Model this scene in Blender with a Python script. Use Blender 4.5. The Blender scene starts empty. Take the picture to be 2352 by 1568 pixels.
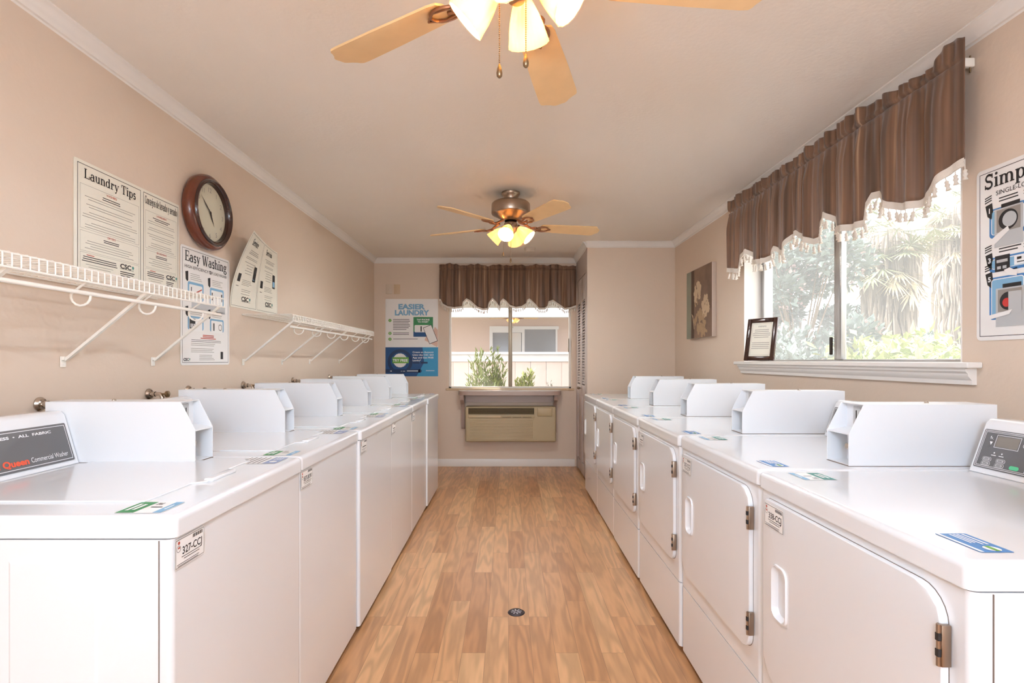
import bpy, bmesh, math, random
from mathutils import Vector, Matrix
random.seed(7)
PI = math.pi
S = bpy.context.scene
COL = S.collection

# ------------------------------------------------------------------ camera
F = 1205.0; VX, VY = 1168.0, 828.0; CH = 1.23
cam_d = bpy.data.cameras.new('camera'); cam = bpy.data.objects.new('camera', cam_d); COL.objects.link(cam)
cam.location = (0, 0, CH); cam.rotation_euler = (PI/2, 0, 0)
cam_d.sensor_width = 36.0; cam_d.lens = F/2352*36.0
cam_d.shift_x = (1176-VX)/2352.0; cam_d.shift_y = (VY-784)/2352.0
cam_d.clip_start = 0.05; cam_d.clip_end = 200
S.camera = cam

# ------------------------------------------------------------------ world, sun, lights, exposure
S.view_settings.view_transform = 'Standard'; S.view_settings.look = 'None'
S.view_settings.exposure = 1.8; S.view_settings.gamma = 1.0
S.view_settings.use_curve_mapping = False
S.cycles.use_denoising = True
S.cycles.max_bounces = 8; S.cycles.diffuse_bounces = 5; S.cycles.use_adaptive_sampling = True; S.cycles.adaptive_threshold = .06; S.cycles.adaptive_min_samples = 24; S.cycles.glossy_bounces = 4
S.cycles.transparent_max_bounces = 8; S.cycles.transmission_bounces = 4
S.cycles.sample_clamp_indirect = 4.0
S.cycles.caustics_reflective = False; S.cycles.caustics_refractive = False
W = bpy.data.worlds.new('world'); S.world = W; W.use_nodes = True
wn = W.node_tree.nodes; wl = W.node_tree.links
bg = wn['Background']; sky = wn.new('ShaderNodeTexSky'); sky.sky_type = 'HOSEK_WILKIE'
sky.sun_direction = Vector((-.70, .30, .65)).normalized(); sky.turbidity = 4.0; sky.ground_albedo = .5
mixw = wn.new('ShaderNodeMixRGB'); mixw.inputs[0].default_value = .72
wl.new(sky.outputs[0], mixw.inputs[1]); mixw.inputs[2].default_value = (1, 1, 1, 1)
wl.new(mixw.outputs[0], bg.inputs[0]); bg.inputs[1].default_value = 1.8

def light(name, kind, loc, energy, color=(1, 1, 1), size=None, sy=None, direc=None):
    d = bpy.data.lights.new(name, kind); d.energy = energy; d.color = color
    o = bpy.data.objects.new(name, d); COL.objects.link(o); o.location = loc
    if kind == 'AREA':
        d.shape = 'RECTANGLE'; d.size = size; d.size_y = sy
    elif size is not None: d.shadow_soft_size = size
    if direc is not None: o.rotation_euler = Vector(direc).to_track_quat('-Z', 'Y').to_euler()
    return o
sun = light('sun', 'SUN', (-5, -6, 12), 3.9, (1, .96, .88), direc=(.70, -.30, -.65)); sun.data.angle = .01
# added area lamp for presumed daylight from an unseen entrance behind the camera
light('added_entrance_daylight', 'AREA', (0.05, -4.0, 1.35), 6, (.70, 1.04, 1.42), 2.8, 2.1, (0, 1, 0.30))
light('added_rear_fill', 'POINT', (0.0, -.8, 1.70), 20, (.82, 1.09, 1.42), .16)  # added point light without a fixture, brightens the near ceiling from behind the camera
# sky light falling through the two windows
for nm, loc, sx, sy, dr in (('window_portal_right', (1.80, 2.83, 1.65), 1.8, .95, (-1, 0, 0)),
                            ('window_portal_back', (0.015, 6.16, 1.5), 1.45, 1.2, (0, -1, 0))):
    p = light(nm, 'AREA', loc, 1, (1, 1, 1), sx, sy, dr); p.data.cycles.is_portal = True
LAMP_W = 1.0

# ------------------------------------------------------------------ materials
def lin(c):
    return tuple(((v/255)/12.92 if v/255 <= .04045 else ((v/255+.055)/1.055)**2.4) for v in c)
MATS = {}
def mat(name, rgb, rough=.5, metal=0, bump=0, bscale=60, var=.03, vscale=6, spec=.5, emit=0, ecol=None, coat=0, trans=0):
    m = bpy.data.materials.new(name); m.use_nodes = True
    n = m.node_tree.nodes; l = m.node_tree.links; b = n['Principled BSDF']
    c = lin(rgb)
    tc = n.new('ShaderNodeTexCoord'); no = n.new('ShaderNodeTexNoise'); no.inputs['Scale'].default_value = vscale
    no.inputs['Detail'].default_value = 3
    l.new(tc.outputs['Object'], no.inputs['Vector'])
    mx = n.new('ShaderNodeMixRGB'); l.new(no.outputs['Fac'], mx.inputs[0])
    mx.inputs[1].default_value = tuple(v*(1-var) for v in c)+(1,)
    mx.inputs[2].default_value = tuple(min(1, v*(1+var)) for v in c)+(1,)
    l.new(mx.outputs[0], b.inputs['Base Color'])
    b.inputs['Roughness'].default_value = rough; b.inputs['Metallic'].default_value = metal
    b.inputs['Specular IOR Level'].default_value = spec
    if coat: b.inputs['Coat Weight'].default_value = coat; b.inputs['Coat Roughness'].default_value = .05
    if emit:
        b.inputs['Emission Color'].default_value = (lin(ecol or rgb))+(1,); b.inputs['Emission Strength'].default_value = emit
    if bump:
        n2 = n.new('ShaderNodeTexNoise'); n2.inputs['Scale'].default_value = bscale; n2.inputs['Detail'].default_value = 2
        l.new(tc.outputs['Object'], n2.inputs['Vector'])
        bp = n.new('ShaderNodeBump'); bp.inputs['Strength'].default_value = bump; bp.inputs['Distance'].default_value = .004
        l.new(n2.outputs['Fac'], bp.inputs['Height']); l.new(bp.outputs[0], b.inputs['Normal'])
    MATS[name] = m
    return m
M_wall = mat('tan_wall_paint', (221, 201, 182), .6, bump=.22, bscale=45, var=.015, spec=.3)
M_ceil = mat('ceiling_paint', (241, 233, 224), .75, bump=.2, bscale=60, var=.012, spec=.2)
M_trim = mat('white_trim_paint', (238, 232, 226), .38, var=.01)
M_white = mat('white_appliance_enamel', (230, 231, 233), .2, var=.006, spec=.5, coat=.5)
M_white2 = mat('white_coin_box_paint', (231, 232, 234), .32, var=.006)
M_seam = mat('dark_gap', (120, 105, 95), .8)
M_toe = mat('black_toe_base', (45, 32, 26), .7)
M_panel = mat('grey_control_plate', (104, 102, 102), .3, var=.05, vscale=3)
M_ink_w = mat('white_print', (240, 240, 240), .5)
M_ink_k = mat('black_print', (38, 34, 34), .6)
M_ink_g = mat('grey_print', (150, 142, 134), .6)
M_ink_r = mat('red_print', (190, 84, 66), .6)
M_orange = mat('orange_red_logo_print', (235, 92, 58), .5)
M_blue = mat('blue_print', (70, 130, 190), .5)
M_lblue = mat('light_blue_print', (128, 176, 208), .5)
M_dblue = mat('dark_blue_print', (28, 78, 132), .5)
M_navy = mat('navy_print', (24, 52, 92), .5)
M_cyan = mat('cyan_blue_print', (56, 150, 196), .5)
M_green = mat('green_print', (58, 140, 84), .5)
M_lgreen = mat('leaf_green_print', (110, 168, 62), .5)
M_teal = mat('teal_print', (64, 140, 130), .5)
M_skinpr = mat('pale_hand_print', (226, 190, 172), .6)
M_sheet = mat('cream_sign_sheet', (234, 228, 212), .42, var=.01)
M_sheetw = mat('white_sign_sheet', (238, 234, 230), .35, var=.01)
M_stick = mat('white_sticker', (240, 238, 235), .4)
M_lav = mat('lavender_blue_sticker', (140, 158, 196), .4)
M_nickel = mat('brushed_nickel', (168, 150, 134), .32, 1, var=.04)
M_chrome = mat('polished_chrome', (200, 190, 180), .15, 1)
M_brass = mat('aged_brass', (150, 128, 100), .35, 1)
M_blade = mat('maple_blade_wood', (236, 198, 146), .4, var=.08, vscale=14)
M_iron = mat('bronze_blade_iron', (150, 104, 76), .4, .6)
M_wood = mat('red_mahogany_wood', (104, 48, 28), .25, var=.25, vscale=20, coat=.4)
M_wood2 = mat('dark_mahogany_wood', (56, 28, 20), .22, var=.2, vscale=20, coat=.4)
M_face = mat('cream_clock_face', (214, 208, 186), .5)
M_wire = mat('white_vinyl_wire', (244, 238, 228), .3)
M_rod = mat('white_curtain_rod', (244, 240, 232), .35)
M_acb = mat('beige_plastic', (186, 166, 130), .45)
M_acb2 = mat('pale_beige_plastic', (204, 182, 146), .4)
M_acd = mat('dark_vent_interior', (60, 44, 26), .7)
M_acl = mat('olive_vent_louver', (130, 112, 76), .5)
M_mauve = mat('mauve_painted_wood', (178, 154, 142), .35, coat=.2)
M_shtop = mat('pale_gloss_shelf_top', (214, 214, 222), .12)
M_closet = mat('grey_closet_paint', (190, 174, 166), .42, var=.01)
M_alu = mat('brushed_window_aluminium', (176, 174, 172), .35, .7)
M_alub = mat('bronze_window_frame', (158, 144, 124), .4, .4)
M_frmw = mat('white_window_frame', (232, 228, 222), .4)
M_cream = mat('cream_fringe_cord', (226, 216, 204), .8, bump=.5, bscale=300)
M_canvas_side = mat('canvas_edge', (204, 186, 172), .7)
M_plate = mat('beige_wall_plate', (208, 180, 146), .4)
M_platew = mat('pale_wall_plate', (212, 194, 174), .4)
M_lcd = mat('grey_display', (136, 128, 118), .2)
M_btn = mat('grey_button', (188, 188, 188), .4)
M_btng = mat('green_button', (96, 206, 152), .4)
M_drain = mat('dark_bronze_drain', (70, 62, 66), .35, .8)
M_drainl = mat('bright_drain_slots', (190, 186, 196), .3, .6)
M_bulb = mat('lit_bulb', (255, 244, 214), .5, emit=9, ecol=(255, 236, 196))
M_plast = mat('white_smoke_detector_plastic', (224, 212, 198), .45)
# outdoors
M_stucco = mat('pink_stucco', (206, 186, 180), .9, bump=.3, bscale=40)
M_outw = mat('white_exterior_paint', (214, 214, 222), .6)
M_fence = mat('pale_pink_fence_boards', (210, 194, 190), .8, var=.05)
M_ground = mat('pale_sandy_ground', (141, 135, 114), .95, var=.1, vscale=1.5)
M_leafg = mat('grey_green_leaf', (122, 136, 78), .5, var=.3, vscale=5)
M_leafy = mat('yellow_green_leaf', (148, 161, 91), .5, var=.3, vscale=7)
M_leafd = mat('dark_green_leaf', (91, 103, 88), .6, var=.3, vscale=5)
M_leafb = mat('blue_green_leaf', (106, 121, 115), .6, var=.25, vscale=6)
M_flow = mat('pale_pink_blossom', (180, 156, 156), .7, var=.08)
M_bark = mat('grey_palm_bark', (150, 136, 128), .9, bump=.8, bscale=30, var=.2)
M_dead = mat('dry_palm_thatch', (170, 159, 148), .85, var=.25, vscale=4)
M_palm = mat('palm_frond_green', (135, 142, 106), .6, var=.3, vscale=3)
M_palmy = mat('dry_yellow_palm_frond', (177, 162, 129), .7, var=.2, vscale=3)
M_stem = mat('brown_stem', (110, 92, 72), .8)
M_dglass = mat('dark_reflective_glass', (130, 132, 142), .15)

def floor_mat():
    m = bpy.data.materials.new('oak_laminate_planks'); m.use_nodes = True
    n = m.node_tree.nodes; l = m.node_tree.links; b = n['Principled BSDF']
    tc = n.new('ShaderNodeTexCoord'); sp = n.new('ShaderNodeSeparateXYZ'); l.new(tc.outputs['Object'], sp.inputs[0])
    cb = n.new('ShaderNodeCombineXYZ'); l.new(sp.outputs['Y'], cb.inputs['X']); l.new(sp.outputs['X'], cb.inputs['Y'])
    br = n.new('ShaderNodeTexBrick'); l.new(cb.outputs[0], br.inputs['Vector'])
    br.offset = .37; br.offset_frequency = 2; br.squash = .8; br.squash_frequency = 3
    for k, v in (('Scale', 1), ('Mortar Size', .0007), ('Mortar Smooth', .2), ('Bias', 0), ('Brick Width', .84), ('Row Height', .098)):
        br.inputs[k].default_value = v
    br.inputs['Color1'].default_value = (0, 0, 0, 1); br.inputs['Color2'].default_value = (1, 1, 1, 1); br.inputs['Mortar'].default_value = (.5, .5, .5, 1)
    bw = n.new('ShaderNodeSeparateColor'); l.new(br.outputs['Color'], bw.inputs[0])
    # grain coordinates: stretched along Y and shifted per plank
    mul = n.new('ShaderNodeMath'); mul.operation = 'MULTIPLY'; mul.inputs[1].default_value = 37.0; l.new(bw.outputs[0], mul.inputs[0])
    gx = n.new('ShaderNodeMath'); gx.operation = 'MULTIPLY_ADD'; gx.inputs[1].default_value = 11.0; l.new(sp.outputs['X'], gx.inputs[0]); l.new(mul.outputs[0], gx.inputs[2])
    gy = n.new('ShaderNodeMath'); gy.operation = 'MULTIPLY_ADD'; gy.inputs[1].default_value = 1.3; l.new(sp.outputs['Y'], gy.inputs[0]); l.new(mul.outputs[0], gy.inputs[2])
    gc = n.new('ShaderNodeCombineXYZ'); l.new(gx.outputs[0], gc.inputs['X']); l.new(gy.outputs[0], gc.inputs['Y'])
    ns = n.new('ShaderNodeTexNoise'); ns.inputs['Scale'].default_value = 1; ns.inputs['Detail'].default_value = 2; l.new(gc.outputs[0], ns.inputs['Vector'])
    sn = n.new('ShaderNodeMath'); sn.operation = 'MULTIPLY'; sn.inputs[1].default_value = 36; l.new(ns.outputs['Fac'], sn.inputs[0])
    si = n.new('ShaderNodeMath'); si.operation = 'SINE'; l.new(sn.outputs[0], si.inputs[0])
    fine = n.new('ShaderNodeTexNoise'); fine.inputs['Scale'].default_value = 6; fine.inputs['Detail'].default_value = 5
    l.new(gc.outputs[0], fine.inputs['Vector'])
    r1 = n.new('ShaderNodeValToRGB'); l.new(bw.outputs[0], r1.inputs[0])
    e = r1.color_ramp.elements
    e[0].position = 0; e[0].color = lin((192, 138, 94))+(1,); e[1].position = 1; e[1].color = lin((224, 176, 128))+(1,)
    x = e.new(.5); x.color = lin((208, 156, 110))+(1,)
    m1 = n.new('ShaderNodeMapRange'); l.new(si.outputs[0], m1.inputs[0])
    m1.inputs[1].default_value = -1; m1.inputs[2].default_value = 1; m1.inputs[3].default_value = .80; m1.inputs[4].default_value = 1.05
    m2 = n.new('ShaderNodeMapRange'); l.new(fine.outputs['Fac'], m2.inputs[0]); m2.inputs[3].default_value = .86; m2.inputs[4].default_value = 1.14
    mm = n.new('ShaderNodeMath'); mm.operation = 'MULTIPLY'; l.new(m1.outputs[0], mm.inputs[0]); l.new(m2.outputs[0], mm.inputs[1])
    mo = n.new('ShaderNodeMapRange'); l.new(br.outputs['Fac'], mo.inputs[0]); mo.inputs[3].default_value = 1; mo.inputs[4].default_value = .45
    m3 = n.new('ShaderNodeMath'); m3.operation = 'MULTIPLY'; l.new(mm.outputs[0], m3.inputs[0]); l.new(mo.outputs[0], m3.inputs[1])
    vm = n.new('ShaderNodeVectorMath'); vm.operation = 'SCALE'; l.new(r1.outputs[0], vm.inputs[0]); l.new(m3.outputs[0], vm.inputs['Scale'])
    l.new(vm.outputs[0], b.inputs['Base Color'])
    b.inputs['Roughness'].default_value = .3; b.inputs['Specular IOR Level'].default_value = .5
    return m
M_floor = floor_mat()

def cloth_mat():
    m = bpy.data.materials.new('brown_striped_satin'); m.use_nodes = True
    n = m.node_tree.nodes; l = m.node_tree.links; b = n['Principled BSDF']
    uv = n.new('ShaderNodeUVMap'); uv.uv_map = 'UVMap'; sp = n.new('ShaderNodeSeparateXYZ'); l.new(uv.outputs[0], sp.inputs[0])
    cb = n.new('ShaderNodeCombineXYZ'); l.new(sp.outputs['X'], cb.inputs['X'])
    yy = n.new('ShaderNodeMath'); yy.operation = 'MULTIPLY'; yy.inputs[1].default_value = .02; l.new(sp.outputs['Y'], yy.inputs[0]); l.new(yy.outputs[0], cb.inputs['Y'])
    no = n.new('ShaderNodeTexNoise'); no.inputs['Scale'].default_value = 38; no.inputs['Detail'].default_value = 2; l.new(cb.outputs[0], no.inputs['Vector'])
    r = n.new('ShaderNodeValToRGB'); l.new(no.outputs['Fac'], r.inputs[0]); e = r.color_ramp.elements
    e[0].position = .36; e[0].color = lin((88, 62, 44))+(1,); e[1].position = .74; e[1].color = lin((176, 144, 116))+(1,)
    x = e.new(.56); x.color = lin((124, 90, 66))+(1,); x = e.new(.64); x.color = lin((130, 95, 70))+(1,)
    l.new(r.outputs[0], b.inputs['Base Color']); b.inputs['Roughness'].default_value = .5
    b.inputs['Sheen Weight'].default_value = .3
    return m
M_cloth = cloth_mat()

def glass_mat(name='clear_window_glass', tint=(1, 1, 1)):
    m = bpy.data.materials.new(name); m.use_nodes = True
    n = m.node_tree.nodes; l = m.node_tree.links; n.remove(n['Principled BSDF'])
    t = n.new('ShaderNodeBsdfTransparent'); t.inputs[0].default_value = tint+(1,)
    g = n.new('ShaderNodeBsdfGlossy'); g.inputs['Roughness'].default_value = .02
    f = n.new('ShaderNodeLayerWeight'); f.inputs[0].default_value = .5
    pw = n.new('ShaderNodeMath'); pw.operation = 'POWER'; l.new(f.outputs['Facing'], pw.inputs[0]); pw.inputs[1].default_value = 5
    ma = n.new('ShaderNodeMath'); ma.operation = 'MULTIPLY_ADD'; l.new(pw.outputs[0], ma.inputs[0]); ma.inputs[1].default_value = .5; ma.inputs[2].default_value = .0
    mx = n.new('ShaderNodeMixShader'); l.new(ma.outputs[0], mx.inputs[0]); l.new(t.outputs[0], mx.inputs[1]); l.new(g.outputs[0], mx.inputs[2])
    l.new(mx.outputs[0], n['Material Output'].inputs[0])
    return m
M_glass = glass_mat()
def glare_glass(name, amt):  # translucent mix puts window glare into the glass as a white veil
    m = glass_mat(name); n = m.node_tree.nodes; l = m.node_tree.links; out = n['Material Output']
    last = out.inputs[0].links[0].from_socket
    t = n.new('ShaderNodeBsdfTranslucent'); t.inputs[0].default_value = (.95, .95, .95, 1)
    mx = n.new('ShaderNodeMixShader'); mx.inputs[0].default_value = amt; l.new(last, mx.inputs[1]); l.new(t.outputs[0], mx.inputs[2]); l.new(mx.outputs[0], out.inputs[0]); return m
M_glare = glare_glass('glare_window_glass', .10); M_glare2 = glare_glass('faint_glare_window_glass', .025)

def shade_mat(name='frosted_cream_glass', f1=.30, f2=.34, em=.16):
    m = bpy.data.materials.new(name); m.use_nodes = True
    n = m.node_tree.nodes; l = m.node_tree.links; b = n['Principled BSDF']
    b.inputs['Base Color'].default_value = lin((255, 226, 176))+(1,); b.inputs['Roughness'].default_value = .35
    b.inputs['Emission Color'].default_value = lin((255, 206, 128))+(1,); b.inputs['Emission Strength'].default_value = em
    t = n.new('ShaderNodeBsdfTranslucent'); t.inputs[0].default_value = lin((255, 214, 150))+(1,)
    tr = n.new('ShaderNodeBsdfTransparent'); tr.inputs[0].default_value = lin((255, 216, 150))+(1,)
    wv = n.new('ShaderNodeTexNoise'); wv.inputs['Scale'].default_value = 30
    mx = n.new('ShaderNodeMixShader'); mx.inputs[0].default_value = f1; l.new(b.outputs[0], mx.inputs[1]); l.new(t.outputs[0], mx.inputs[2])
    m2 = n.new('ShaderNodeMixShader'); m2.inputs[0].default_value = f2; l.new(mx.outputs[0], m2.inputs[1]); l.new(tr.outputs[0], m2.inputs[2])
    l.new(m2.outputs[0], n['Material Output'].inputs[0])
    return m
M_shade = shade_mat(); M_shade2 = shade_mat('frosted_dim_glow_glass', .13, .08, .12)  # emission and translucency set the shades' glow; far fan's copy glows less

def painting_mat():
    # soft brown still life with pale blossoms: procedural blotches in object space (x right, y up)
    m = bpy.data.materials.new('brown_floral_painting'); m.use_nodes = True
    n = m.node_tree.nodes; l = m.node_tree.links; b = n['Principled BSDF']
    tc = n.new('ShaderNodeTexCoord'); no = n.new('ShaderNodeTexNoise'); no.inputs['Scale'].default_value = 5; no.inputs['Detail'].default_value = 4
    l.new(tc.outputs['Object'], no.inputs['Vector'])
    r = n.new('ShaderNodeValToRGB'); l.new(no.outputs['Fac'], r.inputs[0]); e = r.color_ramp.elements
    e[0].position = .3; e[0].color = lin((112, 88, 72))+(1,); e[1].position = .75; e[1].color = lin((150, 120, 98))+(1,)
    l.new(r.outputs[0], b.inputs['Base Color']); b.inputs['Roughness'].default_value = .6
    return m
M_paint = painting_mat()
M_petal = mat('painted_pale_petals', (206, 180, 148), .7, var=.12, vscale=30)
M_petal2 = mat('painted_gold_petals', (176, 146, 112), .7, var=.15, vscale=30)
M_pgrey = mat('painted_grey_green_band', (146, 146, 128), .7, var=.08)
M_pdark = mat('painted_dark_leaves', (92, 70, 56), .7, var=.2, vscale=20)

# ------------------------------------------------------------------ mesh helpers
class MB:
    def __init__(s): s.v = []; s.f = []; s.uv = None
    def add(s, vs, fs):
        o = len(s.v); s.v += [tuple(p) for p in vs]; s.f += [tuple(i+o for i in f) for f in fs]; return s
    def box(s, x0, x1, y0, y1, z0, z1):
        v = [(x, y, z) for x in (x0, x1) for y in (y0, y1) for z in (z0, z1)]
        return s.add(v, [(0, 1, 3, 2), (4, 6, 7, 5), (0, 4, 5, 1), (2, 3, 7, 6), (0, 2, 6, 4), (1, 5, 7, 3)])
    def rbox(s, x0, x1, y0, y1, z0, z1, r=.005, seg=2, sel=None):
        bm = bmesh.new(); bmesh.ops.create_cube(bm, size=1)
        for v in bm.verts:
            v.co = Vector(((x0+x1)/2+v.co.x*(x1-x0), (y0+y1)/2+v.co.y*(y1-y0), (z0+z1)/2+v.co.z*(z1-z0)))
        ed = [e for e in bm.edges if sel is None or sel((e.verts[0].co+e.verts[1].co)/2, (e.verts[1].co-e.verts[0].co).normalized())]
        if ed: bmesh.ops.bevel(bm, geom=ed, offset=r, segments=seg, profile=.5, affect='EDGES')
        bm.verts.index_update()
        s.add([v.co[:] for v in bm.verts], [tuple(v.index for v in f.verts) for f in bm.faces]); bm.free(); return s
    def prism(s, pts, a, b, axis='y'):
        # pts in the two other axes (cyclic order): axis y -> (x,z); x -> (y,z); z -> (x,y)
        n = len(pts)
        def P(p, t): return {'y': (p[0], t, p[1]), 'x': (t, p[0], p[1]), 'z': (p[0], p[1], t)}[axis]
        v = [P(p, a) for p in pts]+[P(p, b) for p in pts]
        f = [tuple(range(n)), tuple(reversed(range(n, 2*n)))]+[(i, i+n, (i+1) % n+n, (i+1) % n) for i in range(n)]
        return s.add(v, f)
    def tube(s, path, r, n=8, closed=False, cap=True):
        path = [Vector(p) for p in path]; m = len(path); rs = r if isinstance(r, (list, tuple)) else [r]*m
        o = len(s.v); up = None
        for i, p in enumerate(path):
            a = path[i-1] if (i > 0 or closed) else p; b = path[(i+1) % m] if (i < m-1 or closed) else p
            t = (b-a).normalized()
            if up is None:
                up = Vector((0, 0, 1)) if abs(t.z) < .9 else Vector((1, 0, 0))
            x = up.cross(t)
            if x.length < 1e-4: x = Vector((1, .3, 0)).cross(t)
            x.normalize(); y = t.cross(x); up = y
            for k in range(n):
                an = 2*PI*k/n; s.v.append(tuple(p+rs[i]*(math.cos(an)*x+math.sin(an)*y)))
        for i in range(m if closed else m-1):
            for k in range(n):
                a = o+i*n+k; b = o+i*n+(k+1) % n; c = o+((i+1) % m)*n+(k+1) % n; d = o+((i+1) % m)*n+k
                s.f.append((a, b, c, d))
        if cap and not closed:
            s.f.append(tuple(o+k for k in reversed(range(n)))); s.f.append(tuple(o+(m-1)*n+k for k in range(n)))
        return s
    def lathe(s, prof, c=(0, 0, 0), mtx=None, n=32, fl=0, nf=0):
        # prof list of (r, h) about local Z
        o = len(s.v); c = Vector(c); m = len(prof)
        for (r, h) in prof:
            for k in range(n):
                a = 2*PI*k/n; rr = r*(1+fl*math.cos(nf*a)) if fl else r
                p = Vector((rr*math.cos(a), rr*math.sin(a), h))
                if mtx is not None: p = mtx @ p
                s.v.append(tuple(p+c))
        for i in range(m-1):
            for k in range(n):
                s.f.append((o+i*n+k, o+i*n+(k+1) % n, o+(i+1)*n+(k+1) % n, o+(i+1)*n+k))
        return s
    def sphere(s, c, r, n=10, m=6, sc=(1, 1, 1)):
        pr = [(math.sin(PI*i/m)*r, -math.cos(PI*i/m)*r) for i in range(m+1)]
        pr[0] = (1e-5, -r); pr[-1] = (1e-5, r)
        o = len(s.v); s.lathe(pr, (0, 0, 0), None, n)
        for i in range(o, len(s.v)):
            v = s.v[i]; s.v[i] = (v[0]*sc[0]+c[0], v[1]*sc[1]+c[1], v[2]*sc[2]+c[2])
        return s
    def leaf(s, p, d, L, w, up=(0, 0, 1)):
        p = Vector(p); d = Vector(d).normalized(); x = d.cross(Vector(up))
        if x.length < 1e-3: x = Vector((1, 0, 0))
        x.normalize(); n = x.cross(d)
        a = p+d*L*.45+x*w/2+n*w*.15; b = p+d*L; c = p+d*L*.45-x*w/2+n*w*.15
        return s.add([p, a, b, c], [(0, 1, 2), (0, 2, 3)])
    def build(s, name, m, parent=None, smooth=35, mtx=None, wn=False):
        me = bpy.data.meshes.new(name); me.from_pydata(s.v, [], s.f)
        me.validate(); 
        if mtx is not None: me.transform(mtx)
        if m is not None: me.materials.append(m)
        if smooth:
            for p in me.polygons: p.use_smooth = True
            me.set_sharp_from_angle(angle=math.radians(smooth))
        me.update()
        o = bpy.data.objects.new(name, me); COL.objects.link(o)
        if parent is not None: o.parent = parent
        if wn:
            w = o.modifiers.new('wn', 'WEIGHTED_NORMAL'); w.keep_sharp = True
        return o
def fix_normals(o):
    bm = bmesh.new(); bm.from_mesh(o.data); bmesh.ops.recalc_face_normals(bm, faces=bm.faces); bm.to_mesh(o.data); bm.free(); return o

def tag(o, label, cat, group=None):
    o['label'] = label; o['category'] = cat
    if group: o['group'] = group
    return o
def thing(name, label, cat, loc=(0, 0, 0), rz=0, group=None, mtx=None):
    o = bpy.data.objects.new(name, None); COL.objects.link(o); o.empty_display_size = .05
    if mtx is not None: o.matrix_world = mtx
    else: o.location = loc; o.rotation_euler = (0, 0, rz)
    return tag(o, label, cat, group)
def struct(o, label=None):
    o['kind'] = 'structure'
    if label: o['label'] = label
    return o
def copy_tree(o, parent=None):
    c = o.copy(); COL.objects.link(c)
    if parent is not None: c.parent = parent
    for ch in list(o.children): copy_tree(ch, c)
    return c
def frame_mtx(origin, right, up):
    r = Vector(right).normalized(); u = Vector(up).normalized(); n = r.cross(u)
    return Matrix(((r.x, u.x, n.x, origin[0]), (r.y, u.y, n.y, origin[1]), (r.z, u.z, n.z, origin[2]), (0, 0, 0, 1)))

# ------------------------------------------------------------------ lettering
_tc = {}
def text_geo(s, bold=0.0):
    k = (s, bold)
    if k in _tc: return _tc[k]
    cu = bpy.data.curves.new('t', 'FONT'); cu.body = s; cu.size = 1; cu.offset = bold; cu.resolution_u = 3
    ob = bpy.data.objects.new('t', cu); COL.objects.link(ob)
    bpy.context.view_layer.update()
    dg = bpy.context.evaluated_depsgraph_get(); me = ob.evaluated_get(dg).to_mesh()
    v = [(q.co.x, q.co.y) for q in me.vertices]; f = [tuple(p.vertices) for p in me.polygons]
    ob.evaluated_get(dg).to_mesh_clear(); bpy.data.objects.remove(ob); bpy.data.curves.remove(cu)
    if v:
        x0 = min(a[0] for a in v); x1 = max(a[0] for a in v)
        v = [(a[0]-x0, a[1]) for a in v]; wd = x1-x0
    else: wd = 0
    _tc[k] = (v, f, wd); return _tc[k]
TK, TN = .165, .075
def V(x, a, b, w=TK): return ('P', [(x-w/2, a), (x+w/2, a), (x+w/2, b), (x-w/2, b)])
def H(a, b, y, w=TN): return ('P', [(a, y-w/2), (b, y-w/2), (b, y+w/2), (a, y+w/2)])
def Ln(x0, y0, x1, y1, w):
    d = Vector((x1-x0, y1-y0)).normalized(); n = Vector((-d.y, d.x))*w/2
    return ('P', [(x0-n.x, y0-n.y), (x1-n.x, y1-n.y), (x1+n.x, y1+n.y), (x0+n.x, y0+n.y)])
def Ar(cx, cy, rx, ry, a0, a1, flip=False): return ('A', cx, cy, rx, ry, a0, a1, flip)
def Dt(x, y, r=.085): return ('P', [(x+r*math.cos(t*PI/5), y+r*math.sin(t*PI/5)) for t in range(10)])
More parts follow.
